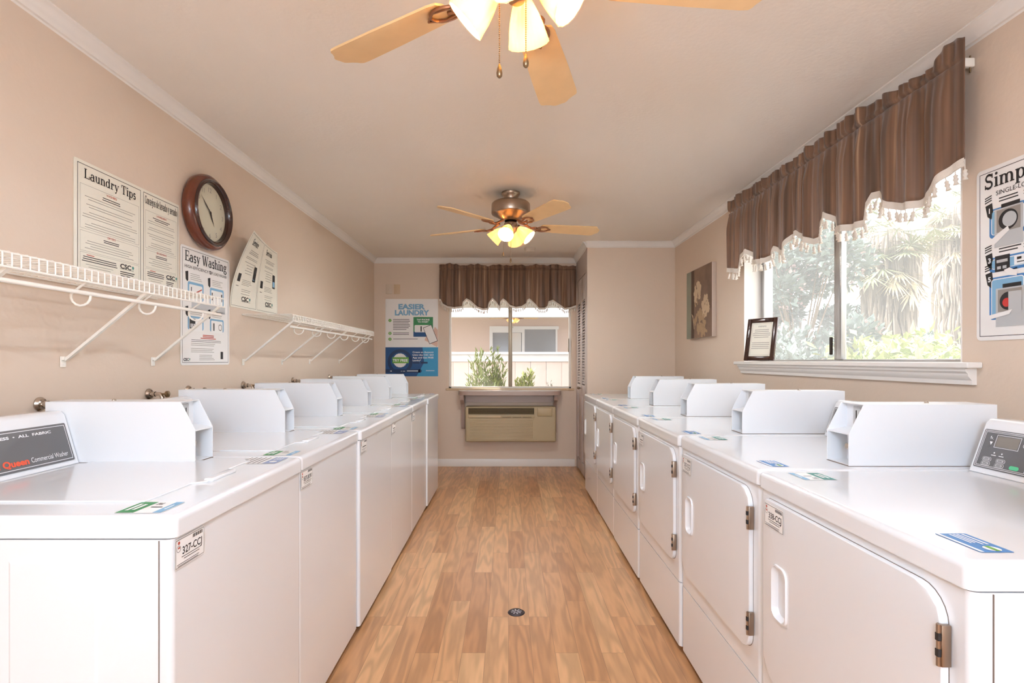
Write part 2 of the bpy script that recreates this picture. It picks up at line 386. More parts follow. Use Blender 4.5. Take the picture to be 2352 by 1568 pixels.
GL = {
 'L': (.82, [V(.2, 0, 1), H(.04, .4, .96), H(.04, .74, .04), V(.72, 0, .32, TN)]),
 'T': (.86, [V(.42, 0, 1), H(.05, .79, .96), V(.08, .7, 1, TN), V(.76, .7, 1, TN), H(.24, .6, .04)]),
 'a': (.68, [Ar(.29, .2, .21, .2, 0, 360), V(.49, .06, .5), Ar(.33, .46, .17, .19, 0, 165), H(.46, .66, .04)]),
 'n': (.76, [V(.17, 0, .68), H(.02, .17, .64), H(.02, .34, .04), Ar(.36, .42, .19, .23, 0, 180), V(.55, 0, .44), H(.42, .72, .04)]),
 'u': (.76, [V(.17, .22, .68), H(.02, .17, .64), Ar(.36, .25, .19, .22, 180, 360), V(.55, 0, .68), H(.42, .55, .64), H(.55, .72, .04)]),
 'd': (.74, [Ar(.3, .34, .22, .31, 0, 360), V(.52, 0, 1), H(.38, .52, .96), H(.52, .68, .04)]),
 'r': (.56, [V(.17, 0, .68), H(.02, .17, .64), H(.02, .36, .04), Ar(.36, .44, .16, .2, 40, 170), Dt(.46, .54)]),
 'y': (.72, [Ln(.15, .68, .38, .02, TK), Ln(.6, .68, .26, -.25, TN), H(.02, .3, .64), H(.48, .72, .64), Dt(.2, -.2)]),
 'i': (.36, [V(.17, 0, .68), H(.02, .17, .64), H(.02, .33, .04), Dt(.17, .9, .1)]),
 'p': (.7, [V(.17, -.28, .68), H(.02, .17, .64), H(.02, .34, -.25), Ar(.39, .34, .21, .31, 0, 360)]),
 's': (.52, [Ar(.27, .49, .15, .16, 25, 270, True), Ar(.27, .18, .16, .15, -155, 90, True)]),
 'C': (.88, [Ar(.45, .5, .36, .46, 45, 315), V(.76, .66, 1, TN), V(.76, .04, .3, TN)]),
 'o': (.66, [Ar(.33, .34, .24, .31, 0, 360)]),
 'e': (.64, [Ar(.33, .34, .24, .31, 0, 310), H(.1, .56, .37)]),
 'j': (.36, [V(.17, -.12, .68), H(.02, .17, .64), Ar(.05, -.12, .12, .12, 200, 360), Dt(.17, .9, .1)]),
 'l': (.36, [V(.17, 0, 1), H(.02, .17, .96), H(.02, .33, .04)]),
 'v': (.68, [Ln(.13, .68, .34, .02, TK), Ln(.57, .68, .36, .02, TN), H(.0, .28, .64), H(.44, .68, .64)]),
 'c': (.58, [Ar(.33, .34, .24, .31, 50, 310), Dt(.48, .53, .08)]),
 'E': (.8, [V(.2, 0, 1), H(.05, .7, .96), H(.2, .55, .5), H(.05, .74, .04), V(.68, .72, 1, TN), V(.72, 0, .28, TN), V(.53, .37, .63, TN)]),
 'W': (1.18, [Ln(.12, 1, .36, 0, TK), Ln(.38, 0, .58, 1, TN), Ln(.56, 1, .8, 0, TK), Ln(.82, 0, 1.04, 1, TN), H(0, .27, .96), H(.45, .68, .96), H(.9, 1.16, .96)]),
 'h': (.76, [V(.17, 0, 1), H(.02, .17, .96), H(.02, .34, .04), Ar(.36, .42, .19, .23, 0, 180), V(.55, 0, .44), H(.42, .72, .04)]),
 'g': (.66, [Ar(.3, .46, .19, .19, 0, 360), Ar(.33, -.06, .23, .17, 0, 360), Ln(.18, .3, .2, .08, TN), Dt(.55, .62, .07)]),
 'S': (.74, [Ar(.36, .73, .22, .23, 25, 270, True), Ar(.36, .26, .23, .23, -155, 90, True), V(.6, .7, 1, TN), V(.1, 0, .3, TN)]),
 'm': (1.12, [V(.17, 0, .68), H(.02, .17, .64), H(.02, .34, .04), Ar(.35, .42, .18, .23, 0, 180), V(.53, 0, .44), H(.42, .68, .04),
              Ar(.72, .42, .19, .23, 0, 180), V(.91, 0, .44), H(.78, 1.08, .04)]),
 'D': (.88, [V(.2, 0, 1), H(.05, .4, .96), H(.05, .4, .04), Ar(.36, .5, .36, .46, -90, 90)]),
 ' ': (.34, [])}
def serif_geo(s):
    k = ('serif', s)
    if k in _tc: return _tc[k]
    v = []; f = []; x = 0
    for ch in s:
        adv, st = GL[ch]
        for t in st:
            o = len(v)
            if t[0] == 'P':
                kk = len(f) % 16; v += [(x+p[0], p[1], kk) for p in t[1]]; f.append(tuple(range(o, o+len(t[1]))))
            else:
                _, cx, cy, rx, ry, a0, a1, fl = t; kk = len(f) % 16; n = max(6, int(abs(a1-a0)/18))
                for i in range(n+1):
                    a = math.radians(a0+(a1-a0)*i/n); c = abs(math.sin(a)) if fl else abs(math.cos(a))
                    w = (TN+(TK-TN)*c**1.2)/2
                    if fl: w = max(w, .06)
                    v.append((x+cx+(rx-w)*math.cos(a), cy+(ry-w)*math.sin(a), kk)); v.append((x+cx+(rx+w)*math.cos(a), cy+(ry+w)*math.sin(a), kk))
                    if i: f.append((o+2*i-2, o+2*i-1, o+2*i+1, o+2*i))
        x += adv
    _tc[k] = (v, f, x); return _tc[k]

class Ink:
    """Flat printed shapes on a sheet; mp(x, y, h) -> 3-D point in the parent's space."""
    def __init__(s, mp, h=.0008, dh=.0003): s.mp = mp; s.h = h; s.dh = dh; s.parts = {}; s.order = []
    def part(s, k):
        if k not in s.parts: s.parts[k] = MB(); s.order.append(k)
        return s.parts[k]
    def poly(s, k, pts, lv=0):
        hh = s.h+lv*s.dh; s.part(k).add([s.mp(p[0], p[1], hh) for p in pts], [tuple(range(len(pts)))])
    def rect(s, k, x0, y0, x1, y1, lv=0, n=1):
        if x1 < x0: x0, x1 = x1, x0
        if y1 < y0: y0, y1 = y1, y0
        for i in range(n):
            a = x0+(x1-x0)*i/n; b = x0+(x1-x0)*(i+1)/n
            s.poly(k, [(a, y0), (b, y0), (b, y1), (a, y1)], lv)
    def frame(s, k, x0, y0, x1, y1, t, lv=0, n=1):
        s.rect(k, x0, y0, x1, y0+t, lv, n); s.rect(k, x0, y1-t, x1, y1, lv, n)
        m = 1 if n == 1 else 8
        for i in range(m):
            a = y0+(y1-y0)*i/m; b = y0+(y1-y0)*(i+1)/m
            s.rect(k, x0, a, x0+t, b, lv); s.rect(k, x1-t, a, x1, b, lv)
    def disc(s, k, x, y, r, lv=0, n=24, ry=None):
        ry = ry or r; s.poly(k, [(x+r*math.cos(2*PI*i/n), y+ry*math.sin(2*PI*i/n)) for i in range(n)], lv)
    def rrect(s, k, x0, y0, x1, y1, r, lv=0):
        pts = []
        for cx, cy, a in ((x1-r, y1-r, 0), (x0+r, y1-r, 90), (x0+r, y0+r, 180), (x1-r, y0+r, 270)):
            for i in range(5):
                t = math.radians(a+i*22.5); pts.append((cx+r*math.cos(t), cy+r*math.sin(t)))
        s.poly(k, pts, lv)
    def ring(s, k, x, y, r0, r1, lv=0, n=28, a0=0, a1=360):
        hh = s.h+lv*s.dh; P = s.part(k)
        for i in range(n):
            a = math.radians(a0+(a1-a0)*i/n); b = math.radians(a0+(a1-a0)*(i+1)/n)
            q = [(x+r0*math.cos(a), y+r0*math.sin(a)), (x+r1*math.cos(a), y+r1*math.sin(a)), (x+r1*math.cos(b), y+r1*math.sin(b)), (x+r0*math.cos(b), y+r0*math.sin(b))]
            P.add([s.mp(p[0], p[1], hh) for p in q], [(0, 1, 2, 3)])
    def text(s, k, txt, x, y, size, width=None, lv=1, bold=0.0, align='c', serif=False, rot=0):
        v, f, wd = serif_geo(txt) if serif else text_geo(txt, bold)
        sy = size; sx = size
        if width: sx = width/wd
        W_ = wd*sx; ox = {'c': x-W_/2, 'l': x, 'r': x-W_}[align]
        hh = s.h+lv*s.dh; c, sn = math.cos(rot), math.sin(rot)
        pts = []
        for p in v:
            px, py = ox-x+p[0]*sx, p[1]*sy; pts.append(s.mp(x+px*c-py*sn, y+px*sn+py*c, hh+(p[2]*.00002 if len(p) > 2 else 0)))
        s.part(k).add(pts, f)
    def lines(s, k, x0, x1, ys, t=.0022, lv=0, cen=True, jit=.3, seed=1, n=1):
        rn = random.Random(seed)
        for y in ys:
            w = (x1-x0)*(1-jit*rn.random())
            a = (x0+x1)/2-w/2 if cen else x0
            s.rect(k, a, y-t/2, a+w, y+t/2, lv, n)
    def build(s, parent, mats):
        out = {}
        for k in s.order:
            o = s.parts[k].build(k, mats[k], parent, smooth=0); out[k] = o
        return out
flat = lambda x, y, h: (x, y, h)

# ================================================================== the room
XL, XR, YB, ZC, YE = -1.565, 1.67, 6.11, 2.42, -4.15
CX, CY = .79, 5.26          # closet block: side face x, front face y
# floor and ceiling
struct(MB().box(XL-.15, XR+.15, YE-.15, YB+.15, -.1, 0).build('floor', M_floor, smooth=0), 'oak laminate plank floor')
struct(MB().box(XL-.15, XR+.15, YE-.15, YB+.15, ZC, ZC+.12).build('ceiling', M_ceil, smooth=0))
struct(MB().box(XL-.15, XL, YE-.15, YB+.15, 0, ZC).build('wall_left', M_wall, smooth=0))
# right wall with the window opening
WY0, WY1, WZ0, WZ1 = 1.931, 3.719, 1.205, 2.13
mb = MB(); mb.box(XR, XR+.2, YE-.15, WY0, 0, ZC); mb.box(XR, XR+.2, WY1, YB+.15, 0, ZC)
mb.box(XR, XR+.2, WY0, WY1, 0, WZ0); mb.box(XR, XR+.2, WY0, WY1, WZ1, ZC)
struct(mb.build('wall_right', M_wall, smooth=0))
# back wall with the window opening
BX0, BX1, BZ0, BZ1 = -.70, .735, .905, 2.12
mb = MB(); mb.box(XL, BX0, YB, YB+.15, 0, ZC); mb.box(BX1, XR, YB, YB+.15, 0, ZC)
mb.box(BX0, BX1, YB, YB+.15, 0, BZ0); mb.box(BX0, BX1, YB, YB+.15, BZ1, ZC)
struct(mb.build('wall_back', M_wall, smooth=0))
# entrance wall behind the camera, with a wide glazed opening
mb = MB(); mb.box(XL, -1.25, YE-.15, YE, 0, ZC); mb.box(1.35, XR, YE-.15, YE, 0, ZC); mb.box(-1.25, 1.35, YE-.15, YE, 2.3, ZC)
struct(mb.build('wall_entrance', M_wall, smooth=0))
struct(MB().box(XL-.15, XR+.2, YB+.15, YB+1.25, 2.40, 2.46).build('sun_block_eave', M_trim, smooth=0))  # unseen overhang added to keep the sun out of the back window
# closet block on the right, with louvred doors on its side
struct(MB().box(CX, XR, CY, CY+.09, 0, ZC).build('wall_closet', M_wall, smooth=0))
mb = MB(); mb.box(CX-.002, CX+.12, CY+.001, CY+.09, 0, ZC-.001); mb.box(CX, CX+.12, 6.03, YB, 0, ZC); mb.box(CX, CX+.12, CY+.09, 6.03, 2.13, ZC)
struct(mb.build('wall_closet_side', M_closet, smooth=0))
DY = [(5.36, 5.69), (5.70, 6.03)]
for i, (y0, y1) in enumerate(DY):
    d = bpy.data.objects.new('door_%d' % (i+1), None); COL.objects.link(d); d.location = (CX, y0, 0)
    struct(d, 'grey louvred closet door leaf')
    w = y1-y0; st = .055
    mb = MB(); mb.rbox(-.004, .03, 0, st, .02, 2.12, .003); mb.rbox(-.004, .03, w-st, w, .02, 2.12, .003)
    mb.rbox(-.004, .03, st, w-st, .02, .14, .003); mb.rbox(-.004, .03, st, w-st, .86, .97, .003); mb.rbox(-.004, .03, st, w-st, 1.87, 2.12, .003)
    mb.box(.008, .02, st, w-st, .13, .87)
    mb.build('door_frame', M_closet, d)
    mb = MB(); z = .985
    while z < 1.87:
        mb.add([(0, st, z), (0, w-st, z), (.026, w-st, z+.026), (.026, st, z+.026), (0, st, z+.006), (0, w-st, z+.006), (.026, w-st, z+.032), (.026, st, z+.032)],
               [(0, 3, 2, 1), (4, 5, 6, 7), (0, 1, 5, 4), (2, 3, 7, 6), (1, 2, 6, 5), (3, 0, 4, 7)]); z += .03
    mb.build('louvers', M_closet, d, smooth=0)
    mb = MB(); mt = Matrix.Rotation(-PI/2, 4, 'Y')
    mb.lathe([(.004, 0), (.005, .015), (.014, .022), (.016, .03), (.01, .038), (.0001, .039)], (-.004, w-.03 if i == 0 else .03, .935), mt, 14)
    mb.build('knob', M_nickel, d)
# dark interior of the closet
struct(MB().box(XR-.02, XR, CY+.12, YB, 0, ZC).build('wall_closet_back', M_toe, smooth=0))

# crown moulding: cove profile (dist from wall, drop below ceiling)
def crown(name, a, b, nrm):
    pr = [(0, 0), (.047, 0), (.047, .006), (.040, .010), (.034, .014), (.026, .024), (.020, .036), (.014, .042), (.012, .050), (.004, .052), (0, .058)]
    a = Vector(a); b = Vector(b); n = Vector(nrm); t = (b-a).normalized(); mb = MB(); N = len(pr)
    va = []; vb = []
    for p in pr:
        va.append((a.x+n.x*p[0]+t.x*p[0]*a.z, a.y+n.y*p[0]+t.y*p[0]*a.z, ZC-p[1])); vb.append((b.x+n.x*p[0]-t.x*p[0]*b.z, b.y+n.y*p[0]-t.y*p[0]*b.z, ZC-p[1]))
    mb.add(va+vb, [tuple(range(N)), tuple(reversed(range(N, 2*N)))]+[(i, i+N, (i+1) % N+N, (i+1) % N) for i in range(N)])
    o = mb.build(name, M_trim, None, smooth=40); fix_normals(o); struct(o); return o
# z of the end points = mitre sign (+1 inner corner, -1 outer corner)
crown('trim_1', (XL, YE, 0), (XL, YB, 1), (1, 0, 0))
crown('trim_2', (XL, YB, 1), (CX, YB, 1), (0, -1, 0))
crown('trim_3', (CX, YB, 1), (CX, CY, -1), (-1, 0, 0))
crown('trim_4', (CX, CY, -1), (XR, CY, 1), (0, -1, 0))
crown('trim_5', (XR, CY, 1), (XR, YE, 0), (-1, 0, 0))
struct(MB().rbox(XL, CX-.02, YB-.014, YB, 0, .088, .004).build('baseboard_back', M_trim))
struct(MB().rbox(XL, XL+.014, YE, YB-.014, 0, .088, .004).build('baseboard_left', M_trim))

# ------------------------------------------------------------------ windows
w1 = bpy.data.objects.new('window_1', None); COL.objects.link(w1); struct(w1, 'sliding window in the back wall')
mb = MB()
y0, y1 = YB+.055, YB+.10
mb.rbox(BX0, BX0+.026, y0, y1, BZ0, BZ1, .003); mb.rbox(BX1-.026, BX1, y0, y1, BZ0, BZ1, .003)
mb.rbox(BX0, BX1, y0, y1, BZ0, BZ0+.022, .003); mb.rbox(BX0, BX1, y0, y1, BZ1-.03, BZ1, .003)
mb.build('window_frame', M_frmw, w1)
MB().rbox(-.002, .044, y0-.012, y1, BZ0+.02, BZ1-.03, .005).build('mullion', M_alub, w1)
MB().rbox(BX1-.036, BX1-.026, y0-.012, y0+.01, 1.33, 1.49, .003).build('window_latch', M_alub, w1)
MB().box(BX0+.026, -.002, y0+.02, y0+.025, BZ0+.02, BZ1-.03).build('pane', M_glare2, w1, smooth=0)
MB().box(.044, BX1-.026, y0+.012, y0+.017, BZ0+.02, BZ1-.03).build('pane', M_glare2, w1, smooth=0)
mb = MB(); mb.rbox(BX0-.03, BX1+.03, YB-.012, YB+.055, BZ0-.022, BZ0+.002, .004)
mb.build('window_sill', M_plate, w1)

w2 = bpy.data.objects.new('window_2', None); COL.objects.link(w2); struct(w2, 'sliding window in the right wall')
gx0, gx1 = XR+.115, XR+.155
mb = MB()
mb.box(XR-.001, XR+.2, WY1-.006, WY1, WZ0, WZ1); mb.box(XR-.001, XR+.2, WY0, WY0+.006, WZ0, WZ1); mb.box(XR-.001, XR+.2, WY0, WY1, WZ1-.006, WZ1)
mb.build('reveal', M_trim, w2, smooth=0)
mb = MB()
mb.rbox(gx0, gx1, WY1-.05, WY1-.006, WZ0+.02, WZ1, .003); mb.rbox(gx0, gx1, WY0+.006, WY0+.05, WZ0+.02, WZ1, .003)
mb.rbox(gx0, gx1, WY0, WY1, WZ0, WZ0+.032, .003); mb.rbox(gx0, gx1, WY0, WY1, WZ1-.04, WZ1-.006, .003)
mb.build('window_frame', M_alu, w2)
mb = MB(); mb.rbox(gx0-.01, gx0+.02, 2.80, 2.842, WZ0+.03, WZ1-.04, .003); mb.rbox(gx0+.012, gx1, 2.848, 2.898, WZ0+.03, WZ1-.04, .004)
mb.build('mullion', M_alu, w2)
MB().rbox(gx0-.012, gx0, 2.884, 2.902, 1.262, 1.36, .004).build('window_latch', M_toe, w2)
MB().box(gx0+.008, gx0+.013, WY0+.05, 2.80, WZ0+.03, WZ1-.04).build('pane', M_glare, w2, smooth=0)
MB().box(gx0+.03, gx0+.035, 2.898, WY1-.05, WZ0+.03, WZ1-.04).build('pane', M_glare, w2, smooth=0)
# stool and moulded apron
mb = MB(); SZ = 1.225
mb.prism([(XR+.115, WY0+.007), (XR+.115, WY1-.007), (XR+.0005, WY1-.007), (XR+.0005, WY1+.05), (XR-.055, WY1+.05), (XR-.055, WY0-.085), (XR+.0005, WY0-.085), (XR+.0005, WY0+.007)], SZ-.022, SZ, 'z')
so = fix_normals(mb.build('window_sill', M_trim, w2)); bv = so.modifiers.new('bevel', 'BEVEL'); bv.width = .005; bv.segments = 3
mb = MB(); ap = [(0, SZ-.022), (-.042, SZ-.022), (-.040, SZ-.034), (-.032, SZ-.042), (-.03, SZ-.052), (-.018, SZ-.066), (-.016, SZ-.082), (0, SZ-.082)]
mb.prism([(XR+p[0], p[1]) for p in ap], WY0-.06, WY1+.02, 'y'); fix_normals(mb.build('apron', M_trim, w2, smooth=30))

# ================================================================== wall signs (left wall)
def on_left(y, z): return frame_mtx((XL+.0005, y, z), (0, 1, 0), (0, 0, 1))
def on_right(y, z): return frame_mtx((XR-.0005, y, z), (0, -1, 0), (0, 0, 1))
def on_back(x, z): return frame_mtx((x, YB-.0005, z), (1, 0, 0), (0, 0, 1))
def rr_pts(x0, y0, x1, y1, r, n=5):
    pts = []
    for cx, cy, a in ((x1-r, y1-r, 0), (x0+r, y1-r, 90), (x0+r, y0+r, 180), (x1-r, y0+r, 270)):
        for i in range(n):
            t = math.radians(a+i*90/(n-1)); pts.append((cx+r*math.cos(t), cy+r*math.sin(t)))
    return pts
def sheet(parent, w, h, m, r=.012, t=.0025):
    o = MB().prism(rr_pts(0, 0, w, h, r), .0005, t, 'z').build('sheet', m, parent, smooth=30); return fix_normals(o)
def csc(ik, x, y, s, k='logo_lettering', k2='logo_mark'):
    ik.text(k, 'CSC', x, y, s, bold=.03, align='l', width=s*2.35)
    ik.poly(k2, [(x+s*2.5, y+s*.45), (x+s*2.72, y+s*.72), (x+s*3.0, y+s*.5), (x+s*2.78, y+s*.02)], 1)
    ik.rect(k, x, y-s*.12, x+s*2.9, y-s*.07, 0)

# --- Laundry Tips / Consejos
p = thing('poster', 'large cream double-column sign reading Laundry Tips above the near wire shelf', 'poster', mtx=on_left(1.886, 1.52))
PW, PH = .602, .445
sheet(p, PW, PH, M_sheet, .006)
ik = Ink(flat, .0029, .0004)
for i, (x0, x1) in enumerate(((.014, .342), (.358, PW-.010))):
    ik.frame('border_line', x0, -.0 + .012, x1, PH-.012, .0022)
    w = x1-x0; cx = (x0+x1)/2
    if i == 0: ik.text('title_lettering', 'Laundry Tips', cx, PH-.062, .036, w*.82, serif=True)
    else: ik.text('title_lettering', 'Consejos de lavado y secado', cx, PH-.058, .034, w*.93, serif=True)
    for (ya, yb) in ((PH-.085, PH-.248), (PH-.256, PH-.33), (PH-.335, .03)):
        ik.frame('fine_print', x0+.012, yb, x1-.012, ya, .0009)
    ik.text('red_heading', 'WASHERS' if i == 0 else 'LAVADORAS', cx, PH-.098, .012, lv=1, bold=.01)
    ik.text('red_heading', 'DRYERS' if i == 0 else 'SECADORAS', cx, PH-.262, .012, lv=1, bold=.01)
    ik.lines('bold_print', cx-.06, cx+.06, [PH-.108, PH-.116], .003, seed=i)
    ik.lines('fine_print', x0+.022, x1-.022, [PH-.126-.0095*j for j in range(13) if j not in (2, 5, 9)], .0019, seed=3+i, jit=.35)
    ik.lines('bold_print', cx-.05, cx+.05, [PH-.272, PH-.279], .003, seed=5+i)
    ik.lines('fine_print', x0+.03, x1-.04, [PH-.29-.0092*j for j in range(4)], .0019, seed=7+i, jit=.35)
    ik.lines('red_heading', x0+.04, x0+.08, [PH-.343], .003, seed=2, jit=.1)
    ik.lines('bold_print', x0+.018, x0+w*.6, [PH-.35, PH-.358, PH-.366], .003, seed=9+i, jit=.2)
    ik.lines('fine_print', x0+.03, x0+w*.55, [PH-.378-.009*j for j in range(5)], .0019, seed=13+i, jit=.4)
    csc(ik, x0+w*.64, PH-.362, .026)
    ik.lines('bold_print', x0+w*.64, x1-.014, [PH-.376-.008*j for j in range(6)], .0035, seed=11+i, jit=.5, cen=False)
ik.build(p, {'border_line': M_ink_k, 'title_lettering': M_ink_k, 'fine_print': M_ink_g, 'red_heading': M_ink_r, 'bold_print': M_ink_k, 'logo_lettering': M_ink_k, 'logo_mark': M_teal})

# --- Easy Washing
p = thing('poster', 'narrow white Easy Washing instruction sign partly behind the near wire shelf', 'poster', mtx=on_left(2.50, 1.208))
PW, PH = .435, .58
sheet(p, PW, PH, M_sheetw, .014)
ik = Ink(flat, .0029, .0004)
ik.frame('border_line', .012, .012, PW-.012, PH-.012, .002)
ik.text('title_lettering', 'Easy Washing', PW/2, PH-.072, .05, PW*.86, serif=True)
ik.text('subtitle_lettering', 'HIGH-EFFICIENCY', .03, PH-.105, .021, .2, align='l'); ik.text('subtitle_lettering', 'TOP LOAD WASHER', PW-.03, PH-.105, .021, .17, align='r')
ik.ring('subtitle_lettering', .247, PH-.098, .005, .009)
for (cx, cy, kk) in ((.12, .355, 0), (.31, .35, 1), (.12, .2, 2), (.31, .2, 3)):
    hh = .065 if kk < 2 else .05
    ik.poly('arrow_mark', [(cx-.085, cy+hh+.035), (cx-.062, cy+hh+.04), (cx-.062, cy+hh-.005), (cx-.07, cy+hh-.012), (cx-.082, cy+hh-.002)])
    ik.lines('fine_print', cx-.045, cx+.06, [cy+hh+.03-.009*j for j in range(4)], .0022, seed=kk, cen=False)
    ik.rrect('blue_panel', cx-.066, cy-hh*.5, cx+.066, cy+hh*.85, .01)
    ik.rrect('grey_drawing', cx-.055, cy-hh*.5-.006, cx+.055, cy+hh*.66, .006, 1)
    if kk == 0:
        ik.poly('red_heading', [(cx-.02, cy+.0), (cx+.05, cy+.03), (cx+.052, cy+.024), (cx-.018, cy-.006)], 2); ik.rect('arrow_mark', cx-.04, cy, cx-.034, cy+.03, 2)
        ik.ring('grey_drawing', cx+.1, cy+.03, .008, .013)
    if kk == 1: ik.rect('arrow_mark', cx-.05, cy-.01, cx-.042, cy+.03, 2); ik.rect('arrow_mark', cx+.04, cy-.01, cx+.05, cy+.03, 2)
    if kk == 2:
        ik.rect('arrow_mark', cx-.052, cy-.02, cx-.005, cy+.03, 2)
        for j in range(3): ik.rect('white_drawing', cx-.045+.014*j, cy-.015, cx-.037+.014*j, cy+.005, 3)
    if kk == 3: ik.ring('arrow_mark', cx+.03, cy, .014, .017, 2); ik.rect('arrow_mark', cx-.035, cy-.02, cx-.025, cy+.02, 2)
ik.rect('grey_shade', .085, .275, PW-.045, .312)
ik.lines('red_heading', .16, .30, [.152, .144, .136], .0045, seed=2, jit=.3)
ik.lines('bold_print', .08, .35, [.126, .118], .002, seed=4, jit=.1); ik.lines('fine_print', .08, .34, [.108-.0085*j for j in range(6) if j != 2], .0022, seed=5, jit=.3, cen=False)
ik.lines('fine_print', .15, .30, [.05-.008*j for j in range(4)], .0022, seed=6, jit=.3, cen=False)
ik.rect('arrow_mark', .345, .03, .37, .07)
csc(ik, .02, .022, .018)
ik.build(p, {'border_line': M_ink_k, 'title_lettering': M_ink_k, 'subtitle_lettering': M_ink_k, 'fine_print': M_ink_g, 'red_heading': M_ink_r, 'bold_print': M_ink_k, 'logo_lettering': M_ink_k,
  'logo_mark': M_teal, 'arrow_mark': M_ink_k, 'blue_panel': M_lblue, 'grey_drawing': M_stick, 'white_drawing': M_ink_w, 'grey_shade': M_btn})

# --- Service / Servicio, its top left corner curling off the wall
p = thing('poster', 'cream Service and Servicio sign curling off the wall at its top corner', 'poster', mtx=on_left(2.945, 1.535))
PW, PH = .60, .425
def curl(x, y, h):
    t = max(0, (y/PH-.1)/.9); q = max(0, 1-x/(PW*.97)); d = .135*(t**1.6)*(q**1.25)
    return (x+.0*d, y+0*d, h+d+.001)
mb = MB(); NX, NY = 20, 14
for lay in (0, 1):
    for j in range(NY+1):
        for i in range(NX+1): mb.v.append(curl(PW*i/NX, PH*j/NY, .0002 if lay == 0 else .0018))
n1 = (NX+1)*(NY+1)
for j in range(NY):
    for i in range(NX):
        a = j*(NX+1)+i; mb.f.append((a, a+NX+1, a+NX+2, a+1)); mb.f.append((n1+a, n1+a+1, n1+a+NX+2, n1+a+NX+1))
rim = [i for i in range(NX+1)]+[j*(NX+1)+NX for j in range(1, NY+1)]+[NY*(NX+1)+i for i in range(NX-1, -1, -1)]+[j*(NX+1) for j in range(NY-1, 0, -1)]
for i in range(len(rim)):
    a, b = rim[i], rim[(i+1) % len(rim)]; mb.f.append((a, b, b+n1, a+n1))
mb.build('sheet', M_sheet, p, smooth=30)
ik = Ink(curl, .0028, .0004)
for i, (x0, x1) in enumerate(((.008, .295), (.307, PW-.008))):
    cx = (x0+x1)/2; w = x1-x0
    ik.frame('border_line', x0, .01, x1, PH-.01, .0015, n=8)
    ik.text('title_lettering', 'Service' if i == 0 else 'Servicio', cx-.02, PH-.062, .034, w*.42, serif=True)
    ik.lines('bold_print', x0+.06, x1-.04, [PH-.09, PH-.10, PH-.108], .003, seed=i, n=6); ik.lines('fine_print', x0+.05, x1-.05, [PH-.13, PH-.138, PH-.16], .0025, seed=i+4, n=6)
    ik.rrect('phone_drawing', x1-.075, .17, x1-.035, .26, .006); ik.rect('screen_drawing', x1-.07, .18, x1-.04, .215, 1)
    ik.lines('fine_print', x0+.09, x1-.09, [.25, .235, .22, .205], .0025, seed=i+8, n=3)
    ik.rect('phone_drawing', x0+.03, .15, x0+.065, .195)
    ik.lines('fine_print', x0+.09, x1-.07, [.165, .156, .147, .138], .0022, seed=i+9, n=6, cen=False); ik.lines('bold_print', x0+.03, x0+.06, [.125], .004, seed=1)
    ik.lines('fine_print', x0+.10, x1-.06, [.11, .1, .085], .0022, seed=i+12, n=6, cen=False)
    csc(ik, x0+.11, .045, .036)
ik.build(p, {'border_line': M_ink_k, 'title_lettering': M_ink_k, 'bold_print': M_ink_g, 'fine_print': M_ink_g, 'phone_drawing': M_ink_k, 'screen_drawing': M_lblue, 'logo_lettering': M_ink_k, 'logo_mark': M_teal})

# --- EASIER LAUNDRY on the back wall
p = thing('poster', 'white and blue EASIER LAUNDRY poster on the back wall beside the window', 'poster', mtx=on_back(-1.432, 1.048))
PW, PH = .612, .90
sheet(p, PW, PH, M_sheetw, .004)
ik = Ink(flat, .003, .0005)
ik.text('title_lettering', 'EASIER', PW*.5, PH-.118, .080, .31, bold=.05); ik.text('title_lettering', 'LAUNDRY', PW*.505, PH-.188, .080, .40, bold=.05)
# lower blue panel in three tones
ik.rect('blue_panel', 0, 0, PW, .338); ik.poly('cyan_panel', [(.36, 0), (PW, 0), (PW, .338), (.43, .338), (.45, .16)], 1); ik.ring('dark_panel', .17, .17, .11, .145, 1)
pts = []
for i in range(48):
    r = .078 if i % 2 else .084; pts.append((.17+r*math.cos(2*PI*i/48), .185+r*math.sin(2*PI*i/48)))
ik.poly('badge', pts, 2); ik.rect('green_band', .08, .152, .27, .222, 3)
ik.text('white_lettering', 'TRY FREE', .172, .170, .044, .175, bold=.03, lv=4)
for k, t_ in enumerate(('Create an Account', 'Using the CSC GO', 'App and Get FREE', 'Laundry*')):
    ik.text('white_lettering', t_, .315, .272-.032*k, .027, None if k == 3 else .245, bold=.02, align='l', lv=3)
ik.rrect('navy_band', .32, .148, .395, .168, .004, 3); ik.rrect('navy_band', .41, .148, .49, .168, .004, 3)
ik.rect('navy_band', .0, .042, .40, .082, 2); ik.disc('navy_band', .40, .062, .02, 2)
ik.text('white_lettering', 'or visit', .178, .055, .018, bold=.01, align='l', lv=4); ik.rect('white_lettering', .25, .058, .38, .067, 4)
ik.rect('white_lettering', .055, .056, .075, .066, 4); ik.rect('white_lettering', .47, .062, .57, .068, 4)
